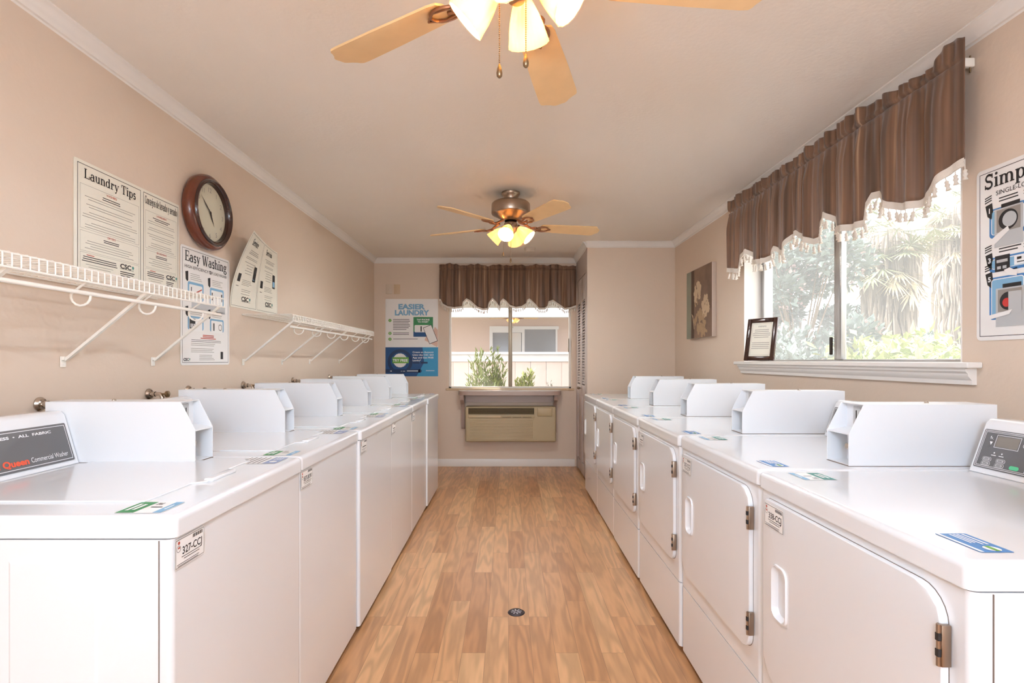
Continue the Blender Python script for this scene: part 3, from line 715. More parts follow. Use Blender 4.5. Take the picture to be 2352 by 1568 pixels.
# numbered steps
for k, y in enumerate((.65, .50, .432)):
    ik.disc('green_band', .052, y, .018, 1); ik.text('white_lettering', str(k+1), .052, y-.009, .026, bold=.02, lv=3)
ik.lines('bold_print', .088, .29, [.66-.019*j for j in range(7)], .006, seed=4, cen=False, jit=.25)
ik.lines('bold_print', .088, .29, [.505, .487], .006, seed=6, cen=False, jit=.1); ik.lines('bold_print', .09, .375, [.434], .005, seed=7, cen=False, jit=0)
ik.rect('green_panel', .325, .46, .553, .69, 1); ik.rect('blue_panel', .325, .46, .553, .52, 2)
ik.text('white_lettering', 'TAP PHONE', .438, .65, .026, .15, bold=.03, lv=3); ik.text('white_lettering', 'TO START', .438, .624, .026, .125, bold=.03, lv=3)
ik.rrect('badge', .338, .512, .54, .596, .012, 3); ik.text('bold_print', '1', .415, .522, .085, bold=.03, lv=4)
ik.poly('hand_drawing', [(.47, .46), (.455, .42), (.51, .39), (.6, .34), (PW-.003, .36), (PW-.003, .54), (.575, .575), (.55, .52)], 3)
def rotp(cx, cy, w, h, a): return [(cx+x*math.cos(a)-y*math.sin(a), cy+x*math.sin(a)+y*math.cos(a)) for x, y in ((-w, -h), (w, -h), (w, h), (-w, h))]
ik.poly('phone_drawing', rotp(.523, .488, .052, .103, .38), 4); ik.poly('badge', rotp(.523, .488, .047, .097, .38), 5)
ik.build(p, {'title_lettering': M_lblue, 'blue_panel': M_dblue, 'cyan_panel': M_cyan, 'dark_panel': M_navy, 'badge': M_sheetw, 'green_band': M_lgreen, 'white_lettering': M_ink_w,
  'navy_band': M_navy, 'bold_print': M_ink_k, 'green_panel': M_green, 'hand_drawing': M_skinpr, 'phone_drawing': M_ink_k})

# --- Simple ... dryer sign on the right wall
p = thing('poster', 'white Simple drying instruction sign with blue pictures on the right wall', 'poster', mtx=on_right(1.868, 1.30))
PW, PH = .435, .597
sheet(p, PW, PH, M_sheetw, .016)
ik = Ink(flat, .0029, .0004)
ik.frame('border_line', .012, .014, PW-.012, PH-.014, .002)
ik.text('title_lettering', 'Simple', .030, PH-.072, .050, .198, serif=True, align='l'); ik.text('title_lettering', 'Dryin', .246, PH-.072, .050, .135, serif=True, align='l'); ik.text('title_lettering', 'g', .390, PH-.072, .050, .030, serif=True, align='l')
ik.text('subtitle_lettering', 'SINGLE-LOAD DRYER', .075, PH-.103, .022, .21, align='l')
for kk, (cy, hh, nn) in enumerate(((.365, .092, '1'), (.235, .05, '3'), (.09, .13, '5'))):
    top = cy+hh
    ik.poly('arrow_mark', [(.035, top+.01), (.06, top+.016), (.066, top-.03), (.057, top-.04), (.043, top-.028)], 1)
    for j in range(3): ik.poly('arrow_mark', [(.033, top+.018+.008*j), (.059, top+.024+.008*j), (.059, top+.028+.008*j), (.033, top+.022+.008*j)], 1)
    ik.text('white_print', nn, .051, top-.018, .024, bold=.03, lv=3)
    ik.lines('bold_print', .085, .165, [top+.024, top+.014], .004, seed=kk, cen=False, jit=.2); ik.lines('fine_print', .17, .3, [top+.024, top+.014], .003, seed=kk+4, cen=False)
for (x0, x1, y0, y1) in ((.05, .18, .35, .450), (.05, .36, .232, .283), (.05, .18, .07, .215), (.22, .36, .35, .450), (.22, .36, .07, .215)):
    ik.rrect('blue_panel', x0, y0, x1, y1, .012); ik.rrect('white_print', x0+.007, y0+.01, x1-.007, y1-.006, .01, 1)
    ik.rrect('light_blue_panel', x0+.01, y0+.012, x1-.01, y1-.009, .008, 2)
for (x0, y0, kk) in ((.07, .315, 0), (.24, .315, 0), (.075, .045, 1), (.24, .045, 1)):
    ik.rect('grey_drawing', x0, y0, x0+.1, y0+.13, 3); ik.rect('grey_shade', x0+.008, y0+.05, x0+.092, y0+.125, 4); ik.rect('arrow_mark', x0+.025, y0+.13, x0+.09, y0+.143, 4)
    if kk == 0:
        ik.disc('arrow_mark', x0+.05, y0+.087, .034, 5); ik.disc('grey_drawing', x0+.055, y0+.087, .025, 6); ik.poly('hand_drawing', [(x0-.03, y0+.02), (x0+.02, y0+.05), (x0+.05, y0+.065), (x0+.055, y0+.05), (x0+.0, y0+.01)], 7)
    else:
        ik.ring('arrow_mark', x0+.045, y0+.085, 0, .03, 5, a0=90, a1=270); ik.disc('red_drawing', x0+.04, y0+.08, .015, 6); ik.rect('grey_drawing', x0+.047, y0+.045, x0+.092, y0+.115, 7)
        ik.poly('hand_drawing', [(x0-.03, y0+.04), (x0+.03, y0+.05), (x0+.06, y0+.055), (x0+.05, y0+.04), (x0-.03, y0+.025)], 8)
ik.rect('arrow_mark', .072, .232, .125, .286, 3); ik.rect('grey_drawing', .078, .262, .118, .272, 4); ik.rect('grey_drawing', .08, .24, .094, .25, 4); ik.rect('grey_drawing', .1, .24, .114, .25, 4)
ik.rect('white_print', .14, .245, .34, .275, 3)
for j in range(6): ik.rect('arrow_mark', .15+.03*j, .262, .165+.03*j, .27, 4)
ik.rect('arrow_mark', .15, .252, .33, .255, 4); ik.poly('hand_drawing', [(.105, .235), (.125, .24), (.15, .225), (.15, .21), (.12, .215)], 5)
ik.build(p, {'border_line': M_ink_k, 'title_lettering': M_ink_k, 'subtitle_lettering': M_ink_k, 'arrow_mark': M_ink_k, 'white_print': M_ink_w, 'bold_print': M_ink_k, 'fine_print': M_ink_g,
  'blue_panel': M_blue, 'light_blue_panel': M_lblue, 'grey_drawing': M_btn, 'grey_shade': M_ink_g, 'hand_drawing': M_sheetw, 'red_drawing': mat('red_cloth_print', (200, 50, 44), .5)})

# ================================================================== wall clock
ck = thing('wall_clock', 'round mahogany wall clock above the Easy Washing sign', 'clock', mtx=on_left(2.685, 1.985))
R = .19
fix_normals(MB().lathe([(.10, .0), (R*.93, .0), (R*.985, .012), (R, .028), (R*.985, .045), (R*.93, .056), (R*.88, .058), (R*.86, .05)], n=64).build('outer_rim', M_wood, ck, smooth=60))
fix_normals(MB().lathe([(R*.88, .05), (R*.875, .064), (R*.84, .07), (R*.79, .066), (R*.765, .054), (R*.75, .038), (R*.75, .03)], n=64).build('bezel', M_wood2, ck, smooth=60))
MB().lathe([(.0001, .036), (R*.76, .036)], n=48).build('dial', M_face, ck, smooth=0)
ik = Ink(flat, .0368, .0004); rn = R*.61
for k in range(12):
    a = PI/2-2*PI*(k+1)/12; ik.text('numerals', str(k+1), rn*math.cos(a), rn*math.sin(a)-.012, .034, lv=0)
def hand(k, ang, L, w, lv):
    d = (math.sin(ang), math.cos(ang)); n = (d[1], -d[0])
    ik.poly(k, [(-d[0]*.02-n[0]*w*.3, -d[1]*.02-n[1]*w*.3), (d[0]*L*.35-n[0]*w, d[1]*L*.35-n[1]*w), (d[0]*L, d[1]*L), (d[0]*L*.35+n[0]*w, d[1]*L*.35+n[1]*w), (-d[0]*.02+n[0]*w*.3, -d[1]*.02+n[1]*w*.3)], lv)
hand('hour_hand', math.radians(150), .075, .006, 4); hand('minute_hand', math.radians(-50), .118, .004, 8); ik.disc('minute_hand', 0, 0, .009, 9)
ik.build(ck, {'numerals': M_ink_g, 'hour_hand': M_ink_k, 'minute_hand': M_ink_k})
MB().lathe([(.0001, .052), (R*.5, .0515), (R*.765, .049)], n=48).build('glass_cover', M_glass, ck, smooth=60)

# ================================================================== wire shelves
def wire_shelf(label, ya, yb, zt, hooks, braces, rod0, group='white wire shelves on the left wall'):
    t = thing('wire_shelf', label, 'shelf', (XL, ya, zt), 0, group)
    L = yb-ya; D = .305; mb = MB(); n = int(L/.0254)
    for i in range(n+1):
        y = i*L/n; mb.tube([(.006, y, 0), (D-.008, y, 0), (D, y, -.006), (D, y, -.040)], .0021, 6)
    for (x, z, r) in ((.006, -.004, .003), (D*.5, -.004, .003), (D-.003, -.004, .003), (D+.001, -.041, .0034), (D*.25, -.003, .002), (D*.75, -.003, .002)):
        mb.tube([(x, 0, z), (x, L, z)], r, 8)
    mb.build('wire_deck', M_wire, t, smooth=50)
    MB().tube([(D-.018, rod0-ya, -.073), (D-.018, L, -.073)], .0065, 10).build('hanging_rod', M_wire, t, smooth=50)
    for y in hooks:
        pts = [(D, y-ya, -.036), (D-.03, y-ya, -.058), (D-.052, y-ya, -.076)]
        for k in range(9):
            a = math.radians(170+k*190/8); pts.append((D-.024+.030*math.cos(a), y-ya, -.082+.030*math.sin(a)))
        MB().tube(pts, .0036, 8).build('rod_hook', M_wire, t, smooth=60)
    for y in braces:
        mb = MB(); y_ = y-ya; a = Vector((D-.004, y_, -.036)); b = Vector((.012, y_, -.275)); d = (b-a).normalized(); nn = Vector((d.z, 0, -d.x))
        w = .006; h = .0045
        def ring(p, ww, hh): return [p+Vector((0, ww, 0))*sx+nn*hh*sz for sx, sz in ((-1, -1), (1, -1), (1, 1), (-1, 1))]
        vs = ring(a, w, h)+ring(b, w, h); mb.add(vs, [(0, 1, 2, 3), (7, 6, 5, 4)]+[(i, i+4, (i+1) % 4+4, (i+1) % 4) for i in range(4)])
        br = fix_normals(mb.build('brace', M_wire, t, smooth=0))
        mb = MB(); mb.rbox(.0005, .005, y_-.011, y_+.011, -.30, -.262, .0015); mb.rbox(.0005, .014, y_-.009, y_+.009, -.276, -.262, .003)
        mt = Matrix.Rotation(PI/2, 4, 'Y'); mb.lathe([(.0035, 0), (.003, .002), (.0001, .0025)], (.005, y_, -.288), mt, 8)
        mb.build('wall_clip', M_wire, br)
    return t
wire_shelf('near white wire shelf under the Laundry Tips sign', .72, 2.325, 1.507, [.995, 1.285, 1.575, 1.865, 2.155], [.90, 1.33, 1.84, 2.305], .72)
wire_shelf('far white wire shelf beyond the Service sign', 3.07, 4.90, 1.503, [3.21, 3.51, 3.80, 4.10, 4.40, 4.70], [3.09, 3.62, 4.12, 4.84], 3.08)

# ================================================================== machines
def front_edges(c, d): return True
def side_sel(c, d): return True
def slant_panel(w, y_b, y_t, z_b, z_t, y_k, x0=0):
    pts = [(y_b, z_b), (y_b+.004, z_b+.006), (y_t-.004, z_t-.012), (y_t+.006, z_t-.002), (y_t+.02, z_t), (y_k, z_t-.002), (y_k, z_b)]
    return MB().prism(pts, x0, x0+w, 'x')
def plane_map(o, ux, uy):
    o = Vector(o); ux = Vector(ux).normalized(); uy = Vector(uy).normalized(); n = ux.cross(uy)
    return lambda x, y, h: tuple(o+ux*x+uy*y+n*h)
def coin_box(parent, x0, x1, yf, yb, zb, zt):
    ch = .088; dx = .045; rc = .062; t = .0025
    mb = MB(); H_ = zt-zb; zc = zt-ch
    side = [(yf, zb), (yf, zc), (yf+dx, zt), (yb, zt), (yb, zb)]
    mb.prism(side, x0, x0+t, 'x'); mb.prism(side, x1-t, x1, 'x')
    mb.box(x0+t, x1-t, yf+rc, yb, zb, zt)                                  # body behind the recess
    mb.box(x0+t, x1-t, yf+dx, yf+rc, zt-t, zt)                             # roof lip
    mb.add([(x0+t, yf+.002, zc), (x1-t, yf+.002, zc), (x1-t, yf+rc, zc+.012), (x0+t, yf+rc, zc+.012), (x0+t, yf+.002, zc-.003), (x1-t, yf+.002, zc-.003), (x1-t, yf+rc, zc+.009), (x0+t, yf+rc, zc+.009)],
           [(0, 1, 2, 3), (7, 6, 5, 4), (0, 4, 5, 1)])
    mb.box(x0+t, x1-t, yf+.003, yf+rc, zb, zb+.004)
    o = mb.build('coin_box', M_white2, parent, smooth=0); fix_normals(o)
    cx = (x0+x1)/2
    MB().rbox(x0-.0008, x1+.0008, yf-.0008, yb, zb-.0015, zb+.0015, .0003).build('coin_box_gasket', M_seam, o, smooth=0)
    MB().rbox(cx-.016, cx+.016, yf+rc-.004, yf+rc+.001, zc+.018, zt-.01, .002).build('coin_slide', M_btn, o)
    MB().box(cx-.0015, cx+.0015, yf+rc-.0052, yf+rc-.004, zc+.03, zt-.022).build('coin_slot', M_ink_k, o, smooth=0)
    m2 = MB(); m2.rbox(cx-.024, cx+.024, yf+rc-.006, yf+rc+.001, zb+.016, zc-.012, .004); m2.build('cash_drawer', M_white2, o)
    mt = Matrix.Rotation(PI/2, 4, 'X')
    m2 = MB(); m2.lathe([(.014, 0), (.014, .012), (.011, .014), (.011, .026), (.008, .029), (.0001, .029)], (cx, yf+rc-.006, zb+.052), mt, 16); m2.build('cash_lock', M_chrome, o)
    m2 = MB(); m2.lathe([(.006, 0), (.006, .003), (.004, .005), (.0001, .0055)], ((x0+x1)/2, yf+.62*(yb-yf), zt), None, 12); m2.build('lid_screw', M_chrome, o)
    return o
def id_tag(parent, mp, code, w=.1, h=.063, dense=True):
    ik = Ink(mp, .0006, .0004)
    ik.rrect('id_tag_sheet', 0, 0, w, h, .004, 0)
    ik.frame('id_tag_print', .0025, .0025, w-.0025, h-.0025, .0009, 1)
    for j in range(14): ik.rect('id_tag_print', w*.58+j*.0026, h-.013, w*.58+j*.0026+(.0016 if j % 3 else .0008), h-.0055, 1)
    if code: ik.text('id_tag_print', code, w*.57, h*.42, .022, w*.66, lv=1, bold=.012)
    else: ik.lines('id_tag_print', w*.3, w*.85, [h*.5], .004, lv=1, jit=0)
    ik.ring('id_tag_print', w*.12, h*.66, .006, .0068, 1); ik.disc('id_tag_logo', w*.13, h*.85, .0035, 1); ik.rect('id_tag_logo', w*.1, h*.66, w*.16, h*.72, 1)
    ik.lines('id_tag_print', w*.2, w*.9, [h*.34, h*.26], .0013, 1, jit=.3); ik.lines('id_tag_print', w*.06, w*.8, [h*.14, h*.08], .0011, 1, jit=.1)
    r = ik.build(parent, {'id_tag_sheet': M_stick, 'id_tag_print': M_ink_k, 'id_tag_logo': M_ink_r})
    for k in ('id_tag_print', 'id_tag_logo'):
        if k in r: r[k].parent = r['id_tag_sheet']
def tap_sticker(parent, x, y, z, w, h, strong=True):
    # lies on the top, reads from the aisle: x right, y away from the reader
    ik = Ink(lambda a, b, c: (x+a, y+b, z+c), .0006, .0004)
    ik.rrect('tap_sticker', 0, 0, w, h, .004, 0)
    ik.rect('green_panel', .002, h*.60, w-.002, h-.002, 1); ik.rect('blue_panel', .002, .002, w-.002, h*.2, 1)
    ik.text('black_lettering', '1', w*.5, h*.26, h*.34, lv=2, bold=.02)
    ik.lines('white_lettering', w*.2, w*.8, [h*.86, h*.74], h*.07, 2, jit=.2); ik.lines('white_lettering', w*.3, w*.7, [h*.1], h*.04, 2)
    ik.lines('black_lettering', w*.68, w*.9, [h*.5, h*.45, h*.4], h*.02, 2)
    r = ik.build(parent, {'tap_sticker': M_stick, 'green_panel': M_teal if not strong else M_green, 'blue_panel': M_lblue, 'black_lettering': M_ink_k, 'white_lettering': M_ink_w})
    for k, o in r.items():
        if k != 'tap_sticker': o.parent = r['tap_sticker']
def steps_sticker(parent, x, y, z, w, h):
    ik = Ink(lambda a, b, c: (x+a, y+b, z+c), .0006, .0004)
    ik.rrect('steps_sticker', 0, 0, w, h, .003, 0)
    ik.rect('blue_panel', .002, .002, w-.002, h*.34, 1)
    for j in range(5): ik.rect('black_lettering', w*.05, h*(.44+.12*j), w*.95, h*(.44+.12*j)+.0035, 1)
    ik.disc('white_lettering', w*.3, h*.17, h*.09, 2); ik.lines('white_lettering', w*.5, w*.92, [h*.24, h*.17, h*.1], h*.03, 2)
    r = ik.build(parent, {'steps_sticker': M_stick, 'blue_panel': M_lav, 'black_lettering': M_ink_k, 'white_lettering': M_ink_w})
    for k, o in r.items():
        if k != 'steps_sticker': o.parent = r['steps_sticker']

ZT = .917; ZL = .871
def make_washer():
    t = thing('washing_machine', 'x', 'washing machine', (0, 0, 0), PI/2)
    Wd, D = .651, .70
    mb = MB(); mb.rbox(.001, Wd-.001, .001, D, .03, ZL-.002, .012, 3, lambda c, d: abs(d.z) > .9 and c.y < .1)
    cab = mb.build('cabinet', M_white, t, smooth=40, wn=True)
    mb = MB()
    for xs in (0, Wd):     # embossed side panels and the folded front-panel seam
        s_ = -1 if xs == 0 else 1
        mb.box(xs-s_*.002, xs+s_*.0006, .026, .0275, .03, ZL-.004)
    mb.build('panel_seam', M_seam, cab, smooth=0)
    mb = MB()
    for (xs, s_) in ((.001, -1), (Wd-.001, 1)):
        mb.add([(xs, .150, .08), (xs, .33, .08), (xs, .33, .826), (xs, .150, .826), (xs+s_*.0022, .155, .085), (xs+s_*.0022, .325, .085), (xs+s_*.0022, .325, .821), (xs+s_*.0022, .155, .821)],
               [(4, 5, 6, 7), (0, 1, 5, 4), (1, 2, 6, 5), (2, 3, 7, 6), (3, 0, 4, 7)])
        fix_normals(mb.build('side_emboss', M_white, cab, smooth=0)); mb = MB()
    MB().box(.03, Wd-.03, .03, D-.03, 0, .03).build('base', M_toe, t, smooth=0)
    # top deck with rounded front
    mb = MB(); mb.rbox(0, Wd, -.006, D, ZL+.001, ZT, .014, 4, lambda c, d: c.z > .9 or (abs(d.z) > .9 and c.y < .1))
    mb.build('top_panel', M_white, t, smooth=40, wn=True)
    # lid with its scooped lift handle
    mb = MB()
    prof = [(.100, .125), (.100, .60), (.575, .60), (.575, .125), (.45, .125), (.43, .098), (.29, .098), (.27, .125)]
    mb.prism([(p[0], p[1]) for p in prof], ZT-.001, ZT+.0045, 'z'); lid = fix_normals(mb.build('lid', M_white, t, smooth=30))
    bv = lid.modifiers.new('bevel', 'BEVEL'); bv.width = .004; bv.segments = 3; bv.limit_method = 'ANGLE'
    wnm = lid.modifiers.new('wn', 'WEIGHTED_NORMAL')
    MB().rbox(.30, .42, .088, .112, ZT-.001, ZT+.009, .004, 3).build('lid_handle', M_white, lid, smooth=60)
    # control panel
    o = slant_panel(.549, .633, .683, ZT, 1.078, .735).build('control_panel', M_white, t, smooth=40); fix_normals(o)
    bv = o.modifiers.new('bevel', 'BEVEL'); bv.width = .004; bv.segments = 2; bv.limit_method = 'ANGLE'; bv.angle_limit = .8
    mp = plane_map((0, .637, ZT+.006), (1, 0, 0), (0, .042, .143)); ik = Ink(mp, .002, .0004); Lp = .549; Hp = .145
    ik.rrect('face_plate', .01, .008, Lp-.014, Hp-.022, .004, 0)
    x0, x1, y0, y1 = .014, Lp-.019, .014, Hp-.028
    ik.frame('white_lettering', x0, y0, x1, y1, .0016, 1)
    ik.text('white_lettering', 'PRESS  \u2022  ALL  FABRIC', .480, y1-.018, .0105, .176, align='r', lv=2, bold=.03); ik.text('white_lettering', 'PERM.', .292, y1-.018, .0105, .046, align='r', lv=2, bold=.03)
    ik.text('orange_lettering', 'Speed Queen', Lp-.160, y0+.010, .024, .15, align='r', lv=2, bold=.045)
    ik.text('white_lettering', 'Commercial Washer', Lp-.153, y0+.011, .020, .120, align='l', lv=2, bold=.0)
    r = ik.build(o, {'face_plate': M_panel, 'white_lettering': M_ink_w, 'orange_lettering': M_orange})
    m2 = MB(); m2.lathe([(.0001, 0), (.008, 0), (.0085, .001)], (.33, .697, ZT+.161), None, 16); m2.build('plug_hole', M_panel, o)
    coin_box(t, .551, .648, .283, .742, ZT, 1.104)
    tap_sticker(t, .02, .036, ZT, .085, .098); steps_sticker(t, .535, .030, ZT, .105, .125)
    return t
def make_dryer():
    t = thing('clothes_dryer', 'x', 'clothes dryer', (0, 0, 0), -PI/2)
    Wd, D = .683, .71
    SP = .298
    mb = MB(); mb.rbox(.001, Wd-.001, .0, D, SP+.002, ZL-.002, .014, 3, lambda c, d: abs(d.z) > .9 and c.y < .1)
    mb.box(.002, Wd-.002, .012, D, SP-.002, SP+.003)
    cab = mb.build('cabinet', M_white, t, smooth=40, wn=True)
    mb = MB(); mb.rbox(.001, Wd-.001, .0, D, .03, SP-.002, .014, 3, lambda c, d: abs(d.z) > .9 and c.y < .1)
    mb.build('lower_panel', M_white, t, smooth=40, wn=True)
    MB().box(.03, Wd-.03, .04, D-.03, 0, .03).build('base', M_toe, t, smooth=0)
    mb = MB()
    for xs in (0, Wd):
        s_ = -1 if xs == 0 else 1
        mb.box(xs-s_*.002, xs+s_*.0006, .032, .0335, .03, ZL-.004)
    mb.build('panel_seam', M_seam, cab, smooth=0)
    mb = MB(); mb.rbox(0, Wd, -.006, D, ZL+.001, ZT, .014, 4, lambda c, d: c.z > .9 or (abs(d.z) > .9 and c.y < .1))
    mb.build('top_panel', M_white, t, smooth=40, wn=True)
    # door with rounded hinge-side and lower corners
    x0, x1, z0, z1 = .046, .638, .372, .850
    def cor(cx, cz, r, a0):
        return [(cx+r*math.cos(math.radians(a0+i*15)), cz+r*math.sin(math.radians(a0+i*15))) for i in range(7)]
    out = cor(x1-.055, z1-.055, .055, 0)+cor(x0+.012, z1-.012, .012, 90)+cor(x0+.045, z0+.045, .045, 180)+cor(x1-.045, z0+.045, .045, 270)
    # shadow gap behind the door
    cxm, czm = (x0+x1)/2, (z0+z1)/2
    big = [(cxm+(p[0]-cxm)*1.008, czm+(p[1]-czm)*1.010) for p in out]
    fix_normals(MB().prism(big, -.0006, .003, 'y').build('door_gap', M_seam, cab, smooth=0))
    hx0, hx1, hz0, hz1 = x0+.05, x0+.118, .552, .690
    hole = rr_pts(hx0, hz0, hx1, hz1, .022, 7)
    n = len(hole); bm = bmesh.new()
    fo = [bm.verts.new((p[0], -.014, p[1])) for p in out]; fh = [bm.verts.new((p[0], -.014, p[1])) for p in hole]
    eo = [bm.edges.new((fo[i], fo[(i+1) % len(fo)])) for i in range(len(fo))]; eh = [bm.edges.new((fh[i], fh[(i+1) % n])) for i in range(n)]
    bmesh.ops.triangle_fill(bm, use_beauty=True, use_dissolve=False, edges=eo+eh)
    for e in list(bm.faces): pass
    bk = [bm.verts.new((cxm+(v.co.x-cxm)*1.004, -.0006, czm+(v.co.z-czm)*1.005)) for v in fo]
    md = [bm.verts.new((cxm+(v.co.x-cxm)*1.004, -.011, czm+(v.co.z-czm)*1.005)) for v in fo]
    L_ = len(fo)
    for i in range(L_):
        bm.faces.new((fo[i], md[i], md[(i+1) % L_], fo[(i+1) % L_])); bm.faces.new((md[i], bk[i], bk[(i+1) % L_], md[(i+1) % L_]))
    bmesh.ops.recalc_face_normals(bm, faces=bm.faces)
    me = bpy.data.meshes.new('door'); bm.to_mesh(me); bm.free(); me.materials.append(M_white)
    for q in me.polygons: q.use_smooth = True
    me.set_sharp_from_angle(angle=math.radians(50))
    dr = bpy.data.objects.new('door', me); COL.objects.link(dr); dr.parent = t
    w_ = dr.modifiers.new('wn', 'WEIGHTED_NORMAL')
    # recessed pull: raised lip + bowl
    mb = MB(); k = len(hole); hcx, hcz = (hx0+hx1)/2, (hz0+hz1)/2
    rings = [(1.12, 1.06, -.0135), (1.08, 1.04, -.019), (.98, .985, -.019), (.93, .955, -.013), (.82, .90, -.0025), (.0001, .0001, -.0018)]
    for (sx, sz, y) in rings:
        for p in hole: mb.v.append((hcx+(p[0]-hcx)*sx, y, hcz+(p[1]-hcz)*sz))
    for i in range(len(rings)-1):
        for j in range(k): mb.f.append((i*k+j, i*k+(j+1) % k, (i+1)*k+(j+1) % k, (i+1)*k+j))
    fix_normals(mb.build('recessed_handle', M_white, dr, smooth=60))
    for zc in (.766, .454):
        mb = MB(); mb.rbox(x1-.004, x1+.008, -.0165, -.001, zc-.034, zc+.034, .001)
        mb.tube([(x1+.002, -.0175, zc-.034), (x1+.002, -.0175, zc+.034)], .0035, 10)
        h = mb.build('hinge', M_nickel, dr)
        mb = MB()
        for dz in (-.018, .008): mb.box(x1-.0005, x1+.0062, -.0216, -.015, zc+dz, zc+dz+.012)
        mb.build('hinge_notch', M_ink_k, h, smooth=0)
    o = slant_panel(.528, .59, .645, ZT, 1.066, .71).build('control_panel', M_white, t, smooth=40); fix_normals(o)
    bv = o.modifiers.new('bevel', 'BEVEL'); bv.width = .004; bv.segments = 2; bv.limit_method = 'ANGLE'; bv.angle_limit = .8
    mp = plane_map((0, .594, ZT+.006), (1, 0, 0), (0, .047, .131)); ik = Ink(mp, .002, .0004); Lp = .528; Hp = .137
    ik.rrect('face_plate', .01, .01, Lp-.01, Hp-.016, .004, 0)
    ik.frame('white_lettering', .013, .013, Lp-.013, Hp-.019, .0014, 1); ik.frame('white_lettering', .017, .017, .155, Hp-.023, .0011, 1)
    ik.rrect('display', .055, Hp-.062, .118, Hp-.032, .003, 2); ik.frame('white_lettering', .052, Hp-.065, .121, Hp-.029, .0012, 2)
    ik.ring('white_lettering', .136, Hp-.048, .005, .0062, 2); ik.rect('white_lettering', .1355, Hp-.049, .1365, Hp-.044, 2); ik.rect('white_lettering', .136, Hp-.049, .1395, Hp-.048, 2)
    for j in range(3): ik.poly('white_lettering', [(.034+.004*j, Hp-.035-.004*j), (.037+.004*j, Hp-.034-.004*j), (.036+.004*j, Hp-.044)], 2)
    ik.poly('white_lettering', [(.036, Hp-.05), (.045, Hp-.05), (.042, Hp-.06)], 2)
    for (xx) in (.06, .082): ik.disc('white_lettering', xx, .057, .0022, 2); ik.rect('white_lettering', xx-.007, .049, xx+.007, .051, 2)
    for (xx, yy) in ((.044, .037), (.044, .024), (.084, .037), (.084, .024)):
        ik.rrect('white_lettering', xx-.0135, yy-.0058, xx+.0135, yy+.0058, .005, 1); ik.rrect('face_ring', xx-.0128, yy-.0051, xx+.0128, yy+.0051, .0045, 2); ik.rrect('buttons', xx-.0105, yy-.0038, xx+.0105, yy+.0038, .0035, 3)
        ik.rect('black_lettering', xx-.006, yy-.0015, xx+.006, yy-.0007, 4); ik.rect('black_lettering', xx-.005, yy+.0007, xx+.005, yy+.0015, 4)
    ik.rrect('start_button', .113, .02, .139, .031, .005, 2)
    ik.build(o, {'face_plate': M_panel, 'white_lettering': M_ink_w, 'face_ring': M_panel, 'display': M_lcd, 'buttons': M_btn, 'black_lettering': M_ink_k, 'start_button': M_btng})
    coin_box(t, .531, .638, .283, .722, ZT, 1.10)
    tap_sticker(t, .035, .055, ZT, .088, .088, False)
    x, y, w, h = .548, .050, .094, .056
    ik = Ink(lambda a, b, c: (x+a, y+b, ZT+c), .0006, .0004)
    ik.rrect('account_sticker', 0, 0, w, h, .003, 0); ik.rect('account_lines', w*.05, h*.78, w*.6, h*.86, 1)
    ik.lines('account_lines', w*.05, w*.62, [h*.66, h*.54, h*.42], h*.06, 1, cen=False, jit=.2); ik.disc('account_badge', w*.82, h*.6, h*.22, 1); ik.rect('account_band', w*.7, h*.53, w*.95, h*.67, 2)
    ik.rect('account_badge', w*.02, h*.03, w*.98, h*.14, 1)
    r = ik.build(t, {'account_sticker': M_blue, 'account_lines': M_ink_w, 'account_badge': M_ink_w, 'account_band': M_lgreen})
    for kk, ob in r.items():
        if kk != 'account_sticker': ob.parent = r['account_sticker']
    return t
washer = make_washer(); dryer = make_dryer()
XW, XD = -.677, .720
ords = ['nearest', 'second', 'third', 'fourth', 'fifth', 'sixth and farthest']
w_lab = ['nearest white top-load washer in the left row, front tag reading 327-CCJ',
         'second white washer in the left row, front tag reading 837-JKW',
         'third white washer from the camera in the left row',
         'fourth white washer from the camera in the left row',
         'fifth white washer from the camera in the left row',
         'farthest white washer in the left row, next to the back wall']
d_lab = ['nearest white dryer in the right row, door tag reading 338-CCJ',
         'second white dryer in the right row, door tag reading 337-CCJ',
         'third white dryer from the camera in the right row',
         'fourth white dryer from the camera in the right row',
         'fifth white dryer from the camera in the right row',
         'farthest white dryer in the right row, next to the closet wall']
wo = [0, -.004, .007, .002, .0, .009]; do = [0, .004, -.002, -.004, 0, .004]
washers = [washer]+[copy_tree(washer) for _ in range(5)]; dryers = [dryer]+[copy_tree(dryer) for _ in range(5)]
for k in range(6):
    o = washers[k]
    o.location = (XW+wo[k], 1.056+.655*k, 0); tag(o, w_lab[k], 'washing machine', 'white washing machines along the left wall')
    if k < 5:
        id_tag(o, (lambda x, y, h: (.006+x, -.0006-h, .803+y)), ['327-CCJ', '837-JKW', None, None, None][k], .104, .062)
    o = dryers[k]
    o.location = (XD+do[k], 1.497+.6935*k, 0); tag(o, d_lab[k], 'clothes dryer', 'white clothes dryers along the right wall')
    if k < 3:
        dd = [c for c in o.children if c.name.startswith('door') and not c.name.startswith('door_gap')][0]
        id_tag(dd, (lambda x, y, h: (.052+x, -.0146-h, .780+y)), ['338-CCJ', '337-CCJ', None][k], .10, .063)

